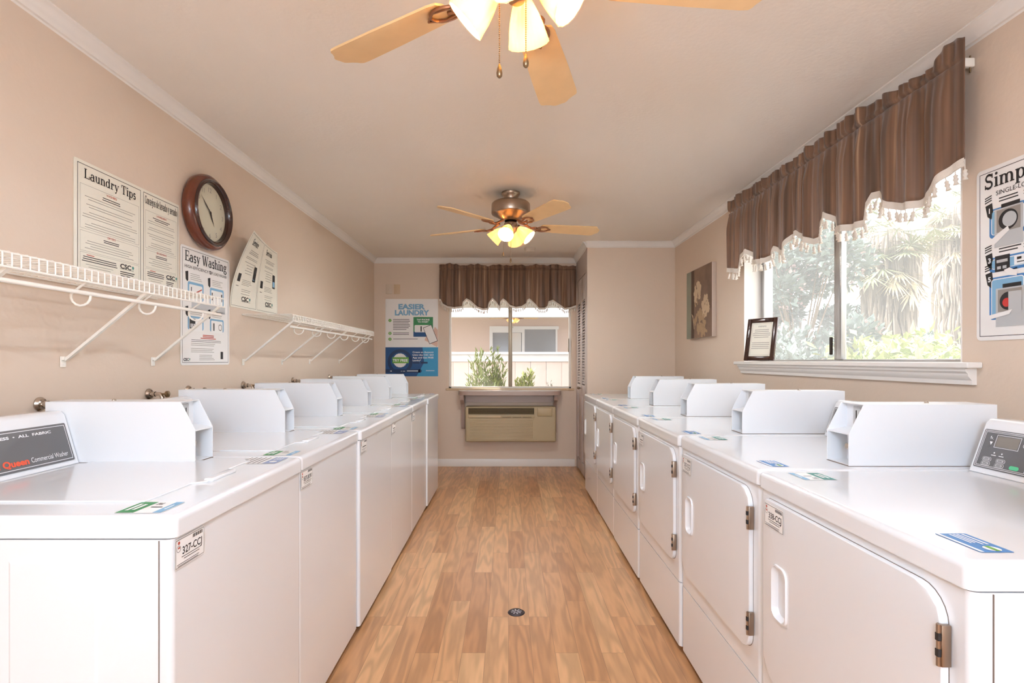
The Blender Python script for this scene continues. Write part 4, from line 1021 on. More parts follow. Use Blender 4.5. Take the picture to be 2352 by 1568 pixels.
# ================================================================== water valves behind the washers
def valve(y, label):
    t = thing('water_valve', label, 'valve', mtx=on_left(y, 1.085), group='chrome water valves behind the washers')
    MB().lathe([(.024, 0), (.024, .004), (.018, .012), (.011, .014), (.011, .03)], n=24).build('wall_flange', M_chrome, t)
    mb = MB(); mb.tube([(0, 0, .02), (0, 0, .05), (0, -.014, .06), (0, -.05, .06)], .009, 12); mb.tube([(0, -.03, .06), (0, -.06, .06)], .012, 12); mb.build('spout', M_chrome, t)
    h = MB().lathe([(.004, .05), (.004, .075), (.014, .078), (.014, .086), (.0001, .088)], n=14).build('knob', M_brass, t)
    return t
for k, y in enumerate((1.75, 2.28, 2.56, 3.09, 3.80, 4.57)):
    valve(y, ['nearest water valve, by the wall end of the first coin box', 'second water valve from the camera, seen above the first coin box',
              'third water valve from the camera, at the wall end of the second coin box', 'fourth water valve from the camera, seen above the second coin box',
              'fifth water valve from the camera, seen above the third coin box', 'farthest water valve in the row, seen above the fourth coin box'][k])

# ================================================================== AC unit and shelf on the back wall
ac = thing('air_conditioner', 'beige through-wall air conditioner under the back window', 'air conditioner', (-.49, YB, .31))
AW, AH, AD = 1.03, .40, .17
MB().rbox(0, AW, -AD, -.0005, 0, AH, .018, 3).build('case', M_acb, ac, wn=True)
yf = -AD
MB().rbox(.035, .78, yf-.008, yf+.01, .315, .385, .004).build('vent_recess', M_acd, ac)
for j in range(5): MB().rbox(.037, .778, yf-.016, yf-.007, .322+.0135*j, .3275+.0135*j, .0012).build('vent_louver', M_acl, ac)
MB().rbox(.035, .79, yf-.014, yf+.002, .274, .306, .004).build('trim_band', M_acb, ac)
MB().rbox(.04, .40, yf-.017, yf, .276, .302, .004).build('name_strip', M_acb2, ac)
mb = MB()
for j in range(14): mb.rbox(.055, .765, yf-.007, yf+.002, .030+.0165*j, .0385+.0165*j, .002)
mb.build('intake_grille', M_acb2, ac)
mb = MB()
for j in range(3): mb.box(.42+.115*j, .52+.115*j, yf-.0155, yf-.0135, .279, .283)
mb.build('grille_slots', M_acd, ac, smooth=0)
MB().rbox(.815, .985, yf-.006, yf+.002, .292, .385, .008).build('control_door', M_acb, ac)
MB().box(.82, .98, yf-.0065, yf-.0055, .289, .2915).build('door_shadow_gap', M_acl, ac, smooth=0)

sh = thing('wall_shelf', 'mauve painted shelf on curved brackets above the air conditioner', 'shelf', (0, YB, 0))
zt = .888
pts = []
for cx, cy, a in ((.60-.12, -.25+.12, 270), (-.57+.12, -.25+.12, 180)):
    arc = [(cx+.12*math.cos(math.radians(a+i*15)), cy+.12*math.sin(math.radians(a+i*15))) for i in range(7)]
    pts.append(arc)
outl = [(-.57, -.001)]+pts[1]+pts[0]+[(.60, -.001)]
fix_normals(MB().prism(outl, zt-.045, zt, 'z').build('board', M_mauve, sh, smooth=30))
inn = [(p[0]*.997+.0, p[1]*.99) for p in outl]
fix_normals(MB().prism(inn, zt-.001, zt+.002, 'z').build('board_top', M_shtop, sh, smooth=0))
MB().box(-.50, .53, -.03, -.001, zt-.14, zt-.045).build('apron', M_mauve, sh, smooth=0)
for (bx, zb) in ((-.525, .44), (.535, .40)):
    pr = [(-.001, zt-.045), (-.21, zt-.045), (-.208, zt-.075), (-.19, zt-.105), (-.15, zt-.125), (-.10, zt-.15), (-.062, zt-.20), (-.05, zt-.27), (-.048, zb+.03), (-.04, zb+.01), (-.03, zb), (-.001, zb)]
    fix_normals(MB().prism(pr, bx-.02, bx+.02, 'x').build('bracket', M_mauve, sh, smooth=30))

# small wall plates
for (x, lab, m) in ((-1.428, 'pale switch plate with toggle, left one above the EASIER LAUNDRY poster', M_platew), (-1.335, 'blank beige wall plate, right one above the EASIER LAUNDRY poster', M_plate)):
    t = thing('wall_plate', lab, 'wall plate', mtx=on_back(x, 2.005))
    fix_normals(MB().rbox(0, .073, 0, .112, .0005, .007, .003).build('plate', m, t))
    if m is M_platew:
        fix_normals(MB().rbox(.031, .042, .045, .067, .005, .016, .002).build('toggle', m, t))
    else:
        fix_normals(MB().rbox(.030, .043, .03, .04, .005, .0085, .001).build('screw', m, t))
# smoke detector
sd = thing('smoke_detector', 'round white smoke detector on the ceiling behind the far fan', 'smoke detector', (.225, 5.55, ZC))
fix_normals(MB().lathe([(.0001, -.04), (.035, -.04), (.05, -.034), (.056, -.02), (.058, -.001)], n=32).build('cover', M_plast, sd))
fix_normals(MB().lathe([(.0001, -.046), (.01, -.045), (.012, -.039)], n=16).build('test_button', M_plast, sd))
# floor drain
fd = thing('floor_drain', 'small round metal drain cover in the plank floor', 'drain cover', (.038, 2.564, 0))
fix_normals(MB().lathe([(.0001, .004), (.036, .004), (.041, .001), (.042, .0003)], n=40).build('cover', M_drain, fd))
mb = MB()
for k in range(8):
    a = k*PI/4+.2; c, s_ = math.cos(a), math.sin(a)
    mb.add([(c*.006-s_*.002, s_*.006+c*.002, .0045), (c*.006+s_*.002, s_*.006-c*.002, .0045), (c*.026+s_*.0035, s_*.026-c*.0035, .0045), (c*.026-s_*.0035, s_*.026+c*.0035, .0045)], [(0, 1, 2, 3)])
mb.build('slots', M_drainl, fd, smooth=0)

# ================================================================== canvas painting
cp = thing('canvas_painting', 'square brown canvas painting of pale blossoms beside the right window', 'painting', mtx=on_right(4.80, 1.425))
CW = .592
fix_normals(MB().rbox(0, CW, 0, .6, .001, .038, .002).build('canvas', M_canvas_side, cp))
ik = Ink(flat, .0386, .0003)
ik.rect('painted_ground', 0.001, .001, CW-.001, .599); ik.rect('painted_band', .001, .001, .12, .599, 1); ik.rect('painted_shadow', .12, .001, .19, .599, 1)
rn = random.Random(3)
def bloom(cx, cy, R_, k, cnt):
    for i in range(cnt):
        a = rn.random()*2*PI; r = R_*math.sqrt(rn.random())*.8; w = R_*(.2+.2*rn.random())
        x, y = cx+r*math.cos(a), cy+r*math.sin(a); b = rn.random()*PI
        ik.poly(k, [(x+w*math.cos(b+t)*(.5+.5*abs(math.cos(t))), y+w*math.sin(b+t)*(.5+.5*abs(math.cos(t)))) for t in [j*PI/4 for j in range(8)]], 2+rn.random()*2)
bloom(.26, .40, .10, 'pale_blossoms', 26); bloom(.45, .26, .10, 'pale_blossoms', 26); bloom(.30, .15, .12, 'gold_blossoms', 20); bloom(.25, .3, .05, 'gold_blossoms', 8)
bloom(.42, .10, .10, 'gold_blossoms', 12)
ik.poly('pale_blossoms', [(.13, .22), (.17, .2), (.2, .08), (.19, .08), (.16, .18)], 4)
ik.build(cp, {'painted_ground': M_paint, 'painted_band': M_pgrey, 'painted_shadow': M_pdark, 'pale_blossoms': M_petal, 'gold_blossoms': M_petal2})

# ================================================================== framed notice on the sill
bl = Vector((1.597, 3.545, SZ)); br_ = Vector((1.700, 3.352, SZ)); rt = (br_-bl).normalized()
nrm = Vector((rt.y, -rt.x, 0)); 
if nrm.y > 0: nrm = -nrm
up = (Vector((0, 0, 1))-nrm*.17).normalized()
fr = thing('picture_frame', 'brown framed WARNING notice leaning on the right window sill', 'framed notice', mtx=frame_mtx(bl+Vector((0, 0, .003)), rt, up))
FW, FH = (br_-bl).length, .285
mb = MB(); b_ = .03
def bar(x0, y0, x1, y1): mb.rbox(x0, x1, y0, y1, 0, .016, .004, 2)
bar(0, 0, b_, FH); bar(FW-b_, 0, FW, FH); bar(b_, 0, FW-b_, b_); bar(b_, FH-b_, FW-b_, FH)
mb.build('frame_moulding', M_wood2, fr)
MB().box(.01, FW-.01, .01, FH-.01, .003, .008).build('paper', M_sheet, fr, smooth=0)
ik = Ink(flat, .0086, .0003)
ik.text('lettering', 'WARNING', FW/2, FH-.06, .015, .06, serif=False, bold=.01)
ik.lines('lettering', .045, FW-.045, [FH-.078-.0125*j for j in range(5)], .0035, seed=2, jit=.2); ik.lines('lettering', .043, FW-.043, [FH-.165-.0125*j for j in range(4)], .0035, seed=4, jit=.15)
ik.frame('border_line', b_+.008, b_+.008, FW-b_-.008, FH-b_-.008, .0008)
ik.build(fr, {'lettering': M_ink_g, 'border_line': M_ink_g})
fix_normals(MB().prism([(FH*.72, 0), (FH*.70, 0), (.012, -.05), (.025, -.052)], FW*.45, FW*.55, 'x').build('easel_back', M_wood2, fr, smooth=0))

# ================================================================== valances
def interp(pts, x):
    if x <= pts[0][0]: return pts[0][1]
    for i in range(len(pts)-1):
        a, b = pts[i], pts[i+1]
        if x <= b[0]:
            t = (x-a[0])/max(1e-9, b[0]-a[0]); return a[1]+(b[1]-a[1])*t
    return pts[-1][1]
def valance(name, label, top, hem, P3, L0, L1, rodz, amp, ncol, seed, band, tl, tsp, parent_label=None, group='brown scalloped valances'):
    # P3(s, z, d): point at position s along the rod, height z, distance d towards the room
    t = thing(name, label, 'valance', (0, 0, 0), group=group)
    rn = random.Random(seed); NR = 26
    ph = [rn.random()*6.28 for _ in range(8)]; L = L1-L0
    # irregular pleats
    ks = [2*PI*L/(.13), 2*PI*L/.075, 2*PI*L/.041, 2*PI*L/.29]
    def pleat(u, v):
        w = u+.012*math.sin(9*u+ph[4])+.006*math.sin(31*u+ph[5])
        a = math.sin(ks[0]*w+ph[0]+.5*v)*.55+math.sin(ks[1]*w+ph[1]-.3*v)*.35*(1-.3*v)+math.sin(ks[3]*w+ph[3])*.35
        b = math.sin(ks[2]*w+ph[2])*.28*(1-v)
        return a+b
    mb = MB(); uvs = []
    hz = []; HR = [0, .18, .38, .58, .78]
    def rows(zt_, zb):
        a = rodz+.012; b = rodz-.012
        r = [zt_+(a-zt_)*q for q in HR]+[a, rodz+.006, rodz, rodz-.006, b]
        m = NR+1-len(r); return r+[b+(zb-b)*((k+1)/m)**1.15 for k in range(m)]
    for i in range(ncol+1):
        u = i/ncol; s = L0+L*u; zt_ = interp(top, s)+.004*math.sin(ks[1]*u*.9+ph[6]); zb = interp(hem, s); hz.append(zb)
        endf = min(1, u/.035) if seed == 4 else 1
        for j, z in enumerate(rows(zt_, zb)):
            vv = max(0, (rodz-z)/max(.05, rodz-zb)) if z < rodz else 0
            if z >= rodz: d = amp*(.12+.9*min(1, (z-rodz)/.03))*pleat(u, 0)*.9+.006*min(1, (z-rodz)/.02)
            else: d = amp*(.12+.88*min(1, vv*3.5))*pleat(u, vv)+.014*math.sin(PI*min(1, vv*2.5)/2)
            d += -.007*math.exp(-((z-rodz)/.006)**2)+.004*math.exp(-((abs(z-rodz)-.014)/.006)**2)
            d = d*endf-.006*(1-endf)
            mb.v.append(P3(s, z, d)); uvs.append((s+.35*d, z))
    for i in range(ncol):
        for j in range(NR):
            a = i*(NR+1)+j; mb.f.append((a, a+1, a+NR+2, a+NR+1))
    o = mb.build('cloth', M_cloth, t, smooth=0)
    uvl = o.data.uv_layers.new(name='UVMap')
    for li, lp in enumerate(o.data.loops): uvl.data[li].uv = uvs[lp.vertex_index]
    for q in o.data.polygons: q.use_smooth = True
    sm = o.modifiers.new('thick', 'SOLIDIFY'); sm.thickness = .0025; sm.offset = 0
    # fringe band under the hem
    mb = MB()
    for i in range(ncol+1):
        u = i/ncol; s = L0+L*u; zb = hz[i]; endf = min(1, u/.035) if seed == 4 else 1; d = (amp*pleat(u, 1)+.014)*endf-.006*(1-endf)
        for (dz, dd) in ((.004, .003), (-band, .004), (-band, -.002), (.004, -.002)): mb.v.append(P3(s, zb+dz, d+dd))
    for i in range(ncol):
        for k in range(4):
            a = i*4+k; b = i*4+(k+1) % 4; mb.f.append((a, b, b+4, a+4))
    fb = fix_normals(mb.build('fringe_band', M_cream, t, smooth=60))
    # tassels, evenly spaced along the hem's own length
    tm = MB(); r = tl*.2
    tm.tube([(0, 0, 0), (0, 0, -tl*.3)], r*.18, 5)
    tm.lathe([(r*.2, -tl*.25), (r*.75, -tl*.36), (r*.55, -tl*.48), (r*.9, -tl*.62), (r*.5, -tl*.78), (r*.95, -tl), (.0001, -tl)], n=8)
    acc = tsp; first = None; prev = None
    for i in range(ncol+1):
        u = i/ncol; s = L0+L*u; endf = min(1, u/.035) if seed == 4 else 1; d = (amp*pleat(u, 1)+.014)*endf-.006*(1-endf); cur = Vector((s, hz[i]))
        if prev is not None: acc += min(.03, (cur-prev).length)
        prev = cur
        if acc >= tsp:
            acc = 0
            if first is None: first = tm.build('tassel', M_cream, fb, smooth=60); q = first
            else: q = first.copy(); COL.objects.link(q); q.parent = fb
            q.location = P3(s, hz[i]-band+.002, d); q.rotation_euler = (rn.uniform(-.2, .2), rn.uniform(-.2, .2), 0)
    return t
XV = 1.60
def cR(X, Y):
    px = 1640+X/2.449; py = 60+Y/2.449; y = F*XV/(px-VX); return (y, CH+(VY-py)*y/F)
hemR = [cR(*q) for q in ((85, 1362), (150, 1366), (157, 1290), (195, 1255), (230, 1290), (237, 1318), (300, 1306), (345, 1275), (354, 1238), (380, 1256), (405, 1264), (412, 1230), (440, 1175), (475, 1150), (510, 1175),
  (575, 1200), (598, 1190), (604, 1100), (640, 1047), (683, 1075), (697, 1128), (780, 1118), (860, 1095), (868, 1000), (895, 942), (930, 930), (955, 965), (1010, 992), (1080, 1000), (1160, 985), (1225, 930), (1280, 850), (1350, 780), (1408, 740))]
topR = [cR(*q) for q in ((95, 985), (115, 965), (240, 885), (380, 797), (440, 758), (640, 600), (830, 462), (1000, 372), (1150, 285), (1245, 225), (1275, 165), (1310, 105), (1345, 82), (1390, 66))]
hemR = sorted(hemR); topR = sorted(topR)
va = valance('valance', 'large brown striped valance with cream tassel fringe over the right window', topR, hemR, lambda s, z, d: (XV-d, s, z), 1.846, 3.79, 2.296, .019, 520, 4, .026, .050, .031)
mb = MB(); mb.rbox(XV+.022, XV+.036, 1.88, 3.78, 2.283, 2.309, .003)
mb.rbox(XV+.019, XR-.004, 1.872, 1.892, 2.280, 2.312, .004); mb.rbox(XV+.004, XR-.004, 3.76, 3.784, 2.280, 2.312, .004)
mb.build('curtain_rod', M_rod, va)
MB().tube([(XR-.016, 1.88, 2.262), (XR-.016, 1.88, 2.322)], .003, 8).build('rod_screw', M_brass, va)
YV = 6.03
def cB(X, Y):
    px = 840+X/3.075; py = 580+Y/3.075; return ((px-VX)*YV/F, CH+(VY-py)*YV/F)
hemB = sorted(cB(*q) for q in ((530, 330), (545, 362), (580, 382), (630, 388), (682, 380), (686, 350), (712, 326), (742, 342), (790, 385), (830, 398), (862, 392), (868, 356), (895, 322), (925, 352), (944, 382), (952, 345), (970, 326), (995, 345), (1020, 372), (1060, 386), (1100, 380),
  (1134, 360), (1140, 338), (1155, 326), (1190, 356), (1222, 392), (1265, 392), (1282, 380), (1290, 348), (1322, 336), (1360, 362), (1405, 394), (1440, 390), (1492, 372)))
topB = sorted(cB(*q) for q in ((540, 84), (600, 76), (690, 92), (790, 80), (860, 95), (930, 85), (1000, 92), (1100, 86), (1150, 97), (1190, 82), (1290, 92), (1330, 80), (1400, 94), (1480, 95), (1492, 82)))
vb_ = valance('valance', 'small brown valance with cream tassel fringe over the back window', topB, hemB, lambda s, z, d: (s, YV-d, z), -.795, .775, 2.285, .013, 420, 9, .018, .040, .0195)
mb = MB(); mb.rbox(-.78, .765, YV+.016, YV+.03, 2.272, 2.298, .003); mb.rbox(-.78, -.76, YV+.016, YB-.002, 2.270, 2.30, .003); mb.rbox(.745, .765, YV+.016, YB-.002, 2.27, 2.30, .003)
mb.build('curtain_rod', M_rod, vb_)

# ================================================================== ceiling fans
def make_fan(phase, chains, shade_m):
    t = thing('ceiling_fan', 'x', 'ceiling fan', (0, 0, ZC))
    mb = MB(); mb.lathe([(.066, -.0005), (.066, -.012), (.060, -.02), (.052, -.035), (.048, -.062), (.05, -.068), (.03, -.07)], n=40); fix_normals(mb.build('canopy', M_nickel, t, smooth=50))
    mb = MB(); mb.lathe([(.03, -.066), (.10, -.067), (.124, -.071), (.134, -.080), (.137, -.09), (.138, -.146), (.134, -.153), (.118, -.157), (.10, -.170), (.07, -.190), (.045, -.2)], n=48); fix_normals(mb.build('motor_housing', M_nickel, t, smooth=50))
    mb = MB(); mb.lathe([(.03, -.198), (.035, -.21), (.044, -.214), (.048, -.222), (.048, -.262), (.040, -.272), (.028, -.285), (.02, -.30), (.0001, -.303)], n=32); lf = fix_normals(mb.build('light_fitting', M_nickel, t, smooth=50))
    ZBl = -.240; pitch = math.radians(-12)
    bm_b = MB(); outl = []
    # blade outline: root rounded, widening to a softly scalloped tip
    for (r, w) in ((.215, .030), (.225, .048), (.25, .054), (.45, .064), (.60, .069)): outl.append((r, -w))
    outl += [(.622, -.067), (.630, -.060), (.634, -.050), (.644, -.036), (.655, -.026), (.660, -.018), (.660, .018), (.655, .026), (.644, .036), (.634, .050), (.630, .060), (.622, .067)]
    for (r, w) in ((.60, .069), (.45, .064), (.25, .054), (.225, .048), (.215, .030)): outl.append((r, w))
    bm_b.prism(outl, -.003, .003, 'z')
    ir = MB()
    ir.tube([(.085, 0, .03), (.12, 0, .012), (.15, 0, -.004), (.19, 0, -.012), (.22, 0, -.010)], [.009, .008, .007, .007, .006], 8)
    ir.tube([(.17+.03*math.cos(a), .03*math.sin(a)*1.1, -.012) for a in [k*PI/8 for k in range(16)]], .004, 6, closed=True)
    ir.tube([(.23+.045*math.cos(a), .036*math.sin(a), -.0085) for a in [k*PI/8 for k in range(16)]], .0045, 6, closed=True)
    ir.tube([(.20, -.02, -.009), (.25, -.03, -.0085), (.29, 0, -.0085), (.25, .03, -.0085), (.20, .02, -.009)], .004, 6)
    me_b = me_i = None
    for k in range(5):
        a = math.radians(phase+72*k); mt = Matrix.Translation((0, 0, ZBl)) @ Matrix.Rotation(a, 4, 'Z') @ Matrix.Rotation(pitch, 4, 'X')
        if me_b is None:
            bo = fix_normals(bm_b.build('blade', M_blade, t, smooth=30)); io = ir.build('blade_iron', M_iron, bo, smooth=60); me_b, me_i = bo.data, io.data
        else:
            bo = bpy.data.objects.new('blade', me_b); COL.objects.link(bo); bo.parent = t
            io = bpy.data.objects.new('blade_iron', me_i); COL.objects.link(io); io.parent = bo
        bo.matrix_local = mt
    # four bell shades
    sp = [(.020, 0), (.023, .005), (.025, .012), (.032, .027), (.041, .050), (.048, .073), (.052, .094), (.056, .108)]
    inn_ = [(r-.003, h) for r, h in reversed(sp)]
    for k in range(4):
        a = math.radians(75+90*k); tilt = math.radians(132)
        ax = Vector((math.cos(a)*math.sin(tilt), math.sin(a)*math.sin(tilt), math.cos(tilt)))
        rot = ax.to_track_quat('Z', 'Y').to_matrix().to_4x4(); base = Vector((math.cos(a)*.055, math.sin(a)*.055, -.255))
        MB().lathe([(.008, -.03), (.012, -.02), (.022, -.012), (.023, .004), (.02, .006)], (0, 0, 0), None, 16).build('lamp_holder', M_nickel, t, mtx=Matrix.Translation(base) @ rot)
        s_ = MB().lathe(sp+inn_, (0, 0, 0), None, 48, fl=.018, nf=16).build('glass_shade', shade_m, t, smooth=50, mtx=Matrix.Translation(base) @ rot)
        b = MB().sphere((0, 0, .048), .018, 12, 8, (1, 1, 1.35)).build('bulb', M_bulb, s_, smooth=80, mtx=Matrix.Translation(base) @ rot)
    for (x, y, L) in chains:
        mb = MB(); z = -.27
        while z > -L+.03: mb.sphere((x, y, z), .0021, 6, 4); z -= .0052
        c = mb.build('pull_chain', M_brass, t, smooth=60)
        fix_normals(MB().lathe([(.0012, 0), (.003, -.004), (.0055, -.012), (.0072, -.022), (.0065, -.030), (.003, -.034), (.0001, -.035)], (x, y, -L+.033), None, 14).build('pull_knob', M_brass, c, smooth=60))
    return t
fan1 = make_fan(3, [(-.042, -.03, .505), (.022, -.03, .48)], M_shade)
fan1.location = (.02, 1.30, ZC); tag(fan1, 'near ceiling fan with lit glass shades, cut off by the picture top', 'ceiling fan', 'five-bladed ceiling fans')
fan2 = make_fan(12, [(-.053, -.02, .455), (.0, .03, .49)], M_shade2)
fan2.location = (.016, 3.72, ZC); tag(fan2, 'far ceiling fan with lit glass shades in front of the back window', 'ceiling fan', 'five-bladed ceiling fans')
for f_, ph in ((fan1, 8), (fan2, 12)):
    for k in range(4):
        a = math.radians(75+90*k)
        light('lamp_bulb', 'POINT', (f_.location.x+math.cos(a)*.096, f_.location.y+math.sin(a)*.096, ZC-.255-.034), LAMP_W*(18 if f_ is fan1 else 32), (.90, 1.12, 1.38) if f_ is fan1 else (1.0, 1.10, 1.17), .02)

# ================================================================== outdoors
struct(MB().box(-40, 60, -40, 60, -.2, -.12).build('ground', M_ground, smooth=0))
def quadrand(mb, cen, rad, n, L, w, rn, ups=.3, shell=.55):
    for _ in range(n):
        d = Vector((rn.gauss(0, 1), rn.gauss(0, 1), rn.gauss(0, 1))).normalized(); r = shell+(1-shell)*rn.random()
        p = Vector((cen[0]+d.x*rad[0]*r, cen[1]+d.y*rad[1]*r, cen[2]+d.z*rad[2]*r))
        dd = (d+Vector((rn.uniform(-.8, .8), rn.uniform(-.8, .8), rn.uniform(-.4, .8)+ups))).normalized()
        mb.leaf(p, dd, L*rn.uniform(.6, 1.2), w*rn.uniform(.7, 1.2), (rn.uniform(-1, 1), rn.uniform(-1, 1), 1))
# --- the neighbour's patio behind the back window
YF = 10.0
nb = thing('neighbour_patio', 'pink stucco patio building with white rails seen through the back window', 'building', (0, YF, 0))
mb = MB(); mb.box(-4, 3, 5.0, 5.2, -.12, 3.2); mb.build('wall', M_stucco, nb, smooth=0)
mb = MB(); mb.box(-4, 3, -.05, .10, 2.055, 2.23); mb.box(-4, 3, -.09, -.05, 2.055, 2.09); mb.build('beam', M_outw, nb, smooth=0)
mb = MB(); mb.box(-4, 3, .1, 5.2, 2.56, 2.62); mb.build('ceiling_panel', M_outw, nb, smooth=0)
mb = MB()
for j in range(14): mb.box(-4, 3, -.6-.11*j, -.54-.11*j, 2.30+.025*j, 2.33+.025*j)
mb.build('roof_slats', M_stucco, nb, smooth=0)
mb = MB(); mb.box(-4, 3, -.09, .12, 1.352, 1.396); mb.box(-4, 3, -.03, .06, 1.213, 1.352); mb.build('rail', M_outw, nb, smooth=0)
mb = MB(); x = -4
while x < 3: mb.rbox(x, x+.288, 0, .03, -.12, 1.213, .004); x += .295
mb.build('fence_boards', M_fence, nb)
for px in (-3.6, 2.6): MB().box(px, px+.14, 0, .14, -.12, 2.06).build('post', M_outw, nb, smooth=0)
wn_ = MB(); wx0, wx1, wz0, wz1 = -.45, 1.34, .95, 2.12
wn_.box(wx0-.09, wx1+.09, 4.93, 5.0, wz1, wz1+.09); wn_.box(wx0-.09, wx0, 4.93, 5.0, wz0, wz1); wn_.box(wx1, wx1+.05, 4.93, 5.0, wz0, wz1); wn_.box(.38, .46, 4.93, 5.0, wz0, wz1); wn_.box(wx0, .42, 4.94, 5.0, wz1-.09, wz1)
fw = wn_.build('window', M_outw, nb, smooth=0); MB().box(wx0, wx1, 4.97, 4.985, wz0, wz1).build('pane', M_dglass, fw, smooth=0)
MB().box(.0, .36, 4.955, 4.968, wz0, wz1-.1).build('blind', M_alu, fw, smooth=0)
MB().rbox(-.42, -.0, 4.955, 4.968, wz0, wz0+.3, .01).build('curtain', M_outw, fw, smooth=0)
# patio fan
fan3 = copy_tree(fan2)
fan3.location = (.11, 13.3, 2.555); tag(fan3, 'patio ceiling fan outside, seen small through the back window', 'ceiling fan')
# shrubs
def shrub(name, label, cx, cy, zb, h, r, n, L, w, m, seed, grp=None, up=.3):
    t = thing(name, label, 'shrub', (cx, cy, -.12), group=grp); rn = random.Random(seed)
    st = MB(); lf = MB()
    for k in range(9):
        a = rn.random()*6.28; rr = r*rn.uniform(.2, 1.0); hh = (h+.12)*rn.uniform(.6, 1.0)
        tip = Vector((math.cos(a)*rr, math.sin(a)*rr, hh)); mid = Vector((math.cos(a)*rr*.3, math.sin(a)*rr*.3, hh*.5))
        st.tube([(0, 0, 0), mid, tip], [.012, .008, .003], 5)
        for j in range(n//9):
            q = .35+.65*rn.random(); p = mid.lerp(tip, (q-.35)/.65) if q > .35 else mid
            d = (tip-mid).normalized()+Vector((rn.uniform(-1, 1), rn.uniform(-1, 1), rn.uniform(-.6, .7)+up)); p = p+Vector((rn.uniform(-1, 1), rn.uniform(-1, 1), rn.uniform(-1, 1)))*r*.25
            lf.leaf(p, d, L*rn.uniform(.6, 1.2), w*rn.uniform(.8, 1.2), (rn.uniform(-1, 1), rn.uniform(-1, 1), 1))
    st.build('stems', M_stem, t); lf.build('foliage', m, t, smooth=0)
    return t
shrub('leafy_shrub', 'larger leafy grey-green shrub outside the left pane of the back window', -.30, 7.6, 0, 1.34, .30, 1500, .10, .026, M_leafg, 5)
shrub('leafy_shrub', 'small upright green shrub outside the right pane of the back window', .24, 7.6, 0, 1.20, .12, 700, .09, .026, M_leafy, 8)
shrub('leafy_shrub', 'low dark sprigs outside, right of the small green shrub', .66, 7.7, 0, .90, .12, 110, .05, .02, M_leafd, 11)

# --- garden outside the right window
def palm(label, x, y, r, h, seed, n_live=26):
    t = thing('palm_tree', label, 'palm tree', (x, y, -.12), group='shaggy palm trees outside the right window'); rn = random.Random(seed)
    MB().lathe([(r*.75, 0), (r*.5, .5), (r*.45, h*.6), (r*.4, h)], n=14).build('trunk', M_bark, t)
    mb = MB()       # hanging thatch skirt
    for k in range(900):
        a = rn.random()*6.28; z = rn.uniform(.1, 1)**.7*h; rr = r*(.42+.5*z/h)*rn.uniform(.8, 1.15); L = rn.uniform(.35, .9)
        p = Vector((math.cos(a)*rr*.85, math.sin(a)*rr*.85, z)); q = Vector((math.cos(a+.05)*rr*1.12, math.sin(a+.05)*rr*1.12, max(.0, z-L)))
        tn = Vector((-math.sin(a), math.cos(a), 0))*rn.uniform(.01, .035)
        mb.add([p-tn*.4, p+tn*.4, (p+q)/2+tn+Vector((math.cos(a), math.sin(a), 0))*.06, q, (p+q)/2-tn+Vector((math.cos(a), math.sin(a), 0))*.06], [(0, 1, 2, 3, 4)])
    mb.build('dry_thatch', M_dead, t, smooth=0)
    for nm, m, cnt, e0, e1 in (('green_fronds', M_palm, n_live, -.5, .9), ('drying_fronds', M_palmy, n_live, -1.1, -.2)):
        mb = MB()
        for k in range(cnt):
            a = rn.random()*6.28; el = rn.uniform(e0, e1); L = rn.uniform(.35, .7)
            d = Vector((math.cos(a)*math.cos(el), math.sin(a)*math.cos(el), math.sin(el))); o = Vector((0, 0, h+rn.uniform(-.7, .2)))
            c = o+d*L; mb.tube([o, o+d*L*.5, c], .012, 4)
            sd_ = d.cross(Vector((0, 0, 1))).normalized(); u2 = sd_.cross(d)
            for j in range(22):
                b = -1.9+3.8*j/21; dd = (d*math.cos(b)+sd_*math.sin(b)+u2*rn.uniform(-.12, .12)-Vector((0, 0, .25))).normalized()
                l2 = rn.uniform(.38, .55); w = sd_*0+d.cross(dd)
                n_ = dd.cross(Vector((0, 0, 1))).normalized()*.018 if dd.cross(Vector((0, 0, 1))).length > .01 else sd_*.018
                mb.add([c, c+dd*l2*.5+n_, c+dd*l2, c+dd*l2*.5-n_], [(0, 1, 2, 3)])
        mb.build(nm, m, t, smooth=0)
    return t
palm('shaggy palm with thick thatched trunk, left one beyond the right window', 6.5, 8.95, .40, 3.6, 3)
palm('shaggy palm with thatched trunk, right one beyond the right window', 8.9, 10.3, .50, 4.4, 4)
def blossom_tree(label, x, y, seed):
    t = thing('flowering_tree', label, 'tree', (x, y, -.12)); rn = random.Random(seed)
    mb = MB(); mb.tube([(0, 0, 0), (.05, 0, .6), (-.05, .05, 1.2)], [.09, .07, .05], 8)
    lf = MB(); fl = MB()
    for k in range(26):
        a = rn.random()*6.28; rr = rn.uniform(.15, .95); c = Vector((math.cos(a)*rr, math.sin(a)*rr, rn.uniform(.9, 3.5)))
        mb.tube([(-.02, .02, 1.0), Vector((0, 0, 1.2)).lerp(c, .6), c], [.022, .01, .004], 5)
        R_ = rn.uniform(.22, .42); quadrand(lf, c, (R_, R_, R_*.8), 330, .14, .08, rn, .2, .25); quadrand(fl, c, (R_*1.1, R_*1.1, R_*.9), 60, .06, .055, rn, .2, .8)
    mb.build('branches', M_stem, t); lf.build('foliage', M_leafb, t, smooth=0); fl.build('blossoms', M_flow, t, smooth=0)
blossom_tree('flowering tree with pale pink blossoms outside the far pane of the right window', 4.45, 8.0, 21)
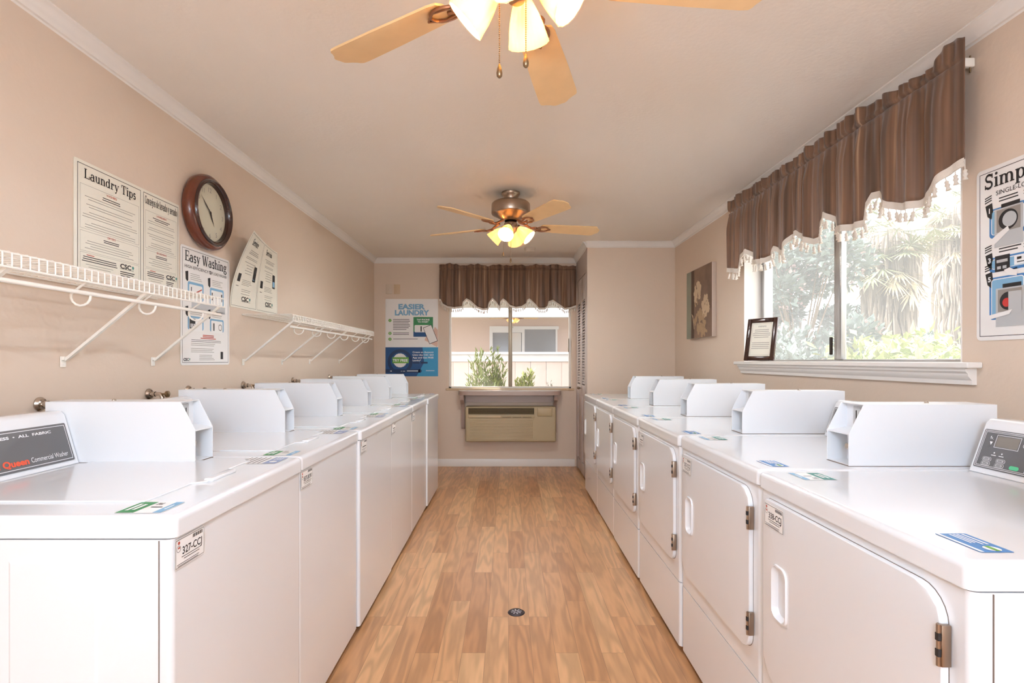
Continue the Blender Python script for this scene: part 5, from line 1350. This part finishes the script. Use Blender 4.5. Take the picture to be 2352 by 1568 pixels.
def hedge(label, x0, y0, x1, y1, z, n, m, seed, wd=.5, L=.13, w=.05):
    t = thing('garden_hedge', label, 'hedge', (0, 0, 0)); rn = random.Random(seed); mb = MB(); a = Vector((x0, y0, 0)); b = Vector((x1, y1, 0))
    for i in range(n):
        q = rn.random(); p = a.lerp(b, q); zz = (z+.14*math.sin(q*17)+.09*math.sin(q*41))*(1-.35*rn.random()**2)
        p = p+Vector((rn.uniform(-wd, wd), rn.uniform(-wd, wd), 0)); p.z = zz*rn.uniform(.75, 1.02)
        mb.leaf(p, (rn.uniform(-1, 1), rn.uniform(-1, 1), rn.uniform(-.1, 1.2)), L*rn.uniform(.6, 1.3), w*rn.uniform(.7, 1.3), (rn.uniform(-1, 1), rn.uniform(-1, 1), 1))
    mb.build('leaves', m, t, smooth=0)
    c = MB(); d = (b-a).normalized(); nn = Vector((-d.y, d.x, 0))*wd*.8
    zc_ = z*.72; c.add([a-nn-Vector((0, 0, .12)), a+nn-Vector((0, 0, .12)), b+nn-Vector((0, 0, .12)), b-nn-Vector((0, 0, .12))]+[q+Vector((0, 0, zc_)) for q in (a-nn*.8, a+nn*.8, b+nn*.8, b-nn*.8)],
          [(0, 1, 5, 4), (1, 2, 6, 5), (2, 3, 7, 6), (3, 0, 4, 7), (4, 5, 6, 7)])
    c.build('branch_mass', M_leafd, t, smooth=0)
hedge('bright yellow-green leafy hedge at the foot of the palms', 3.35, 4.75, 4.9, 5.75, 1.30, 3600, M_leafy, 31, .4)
hedge('darker blue-green hedge below the flowering tree', 2.75, 5.75, 3.3, 6.45, 1.30, 2000, M_leafb, 32, .3)
def conifer(label, x, y, h, seed):
    t = thing('conifer_tree', label, 'tree', (x, y, -.12)); rn = random.Random(seed); MB().tube([(0, 0, 0), (0, 0, h)], [.1, .02], 6).build('trunk', M_bark, t)
    mb = MB()
    for k in range(1500):
        z = rn.random()*h; r = (1-z/h)*h*.22*rn.uniform(.5, 1.1); a = rn.random()*6.28
        mb.leaf((math.cos(a)*r, math.sin(a)*r, z), (math.cos(a), math.sin(a), -.3), .4, .08)
    mb.build('foliage', M_leafb, t, smooth=0)
conifer('distant small conifer between the mullion and the palms', 13.6, 20.5, 3.6, 5)
t = thing('background_trees', 'hazy line of distant green trees beyond the palms', 'trees', (0, 0, 0)); rn = random.Random(77); mb = MB()
for (cx, cy, cz, R_) in ((20.5, 25, 1.2, 1.6), (19, 24, .9, 1.3), (22.5, 26, 1.3, 1.6), (18, 26, .6, 1.4), (25, 27, 1.8, 2.4), (16.5, 27, .5, 1.3)): quadrand(mb, (cx, cy, cz), (R_, R_, R_), 700, .45, .2, rn, .2, .5)
mb.build('foliage', M_leafb, t, smooth=0)
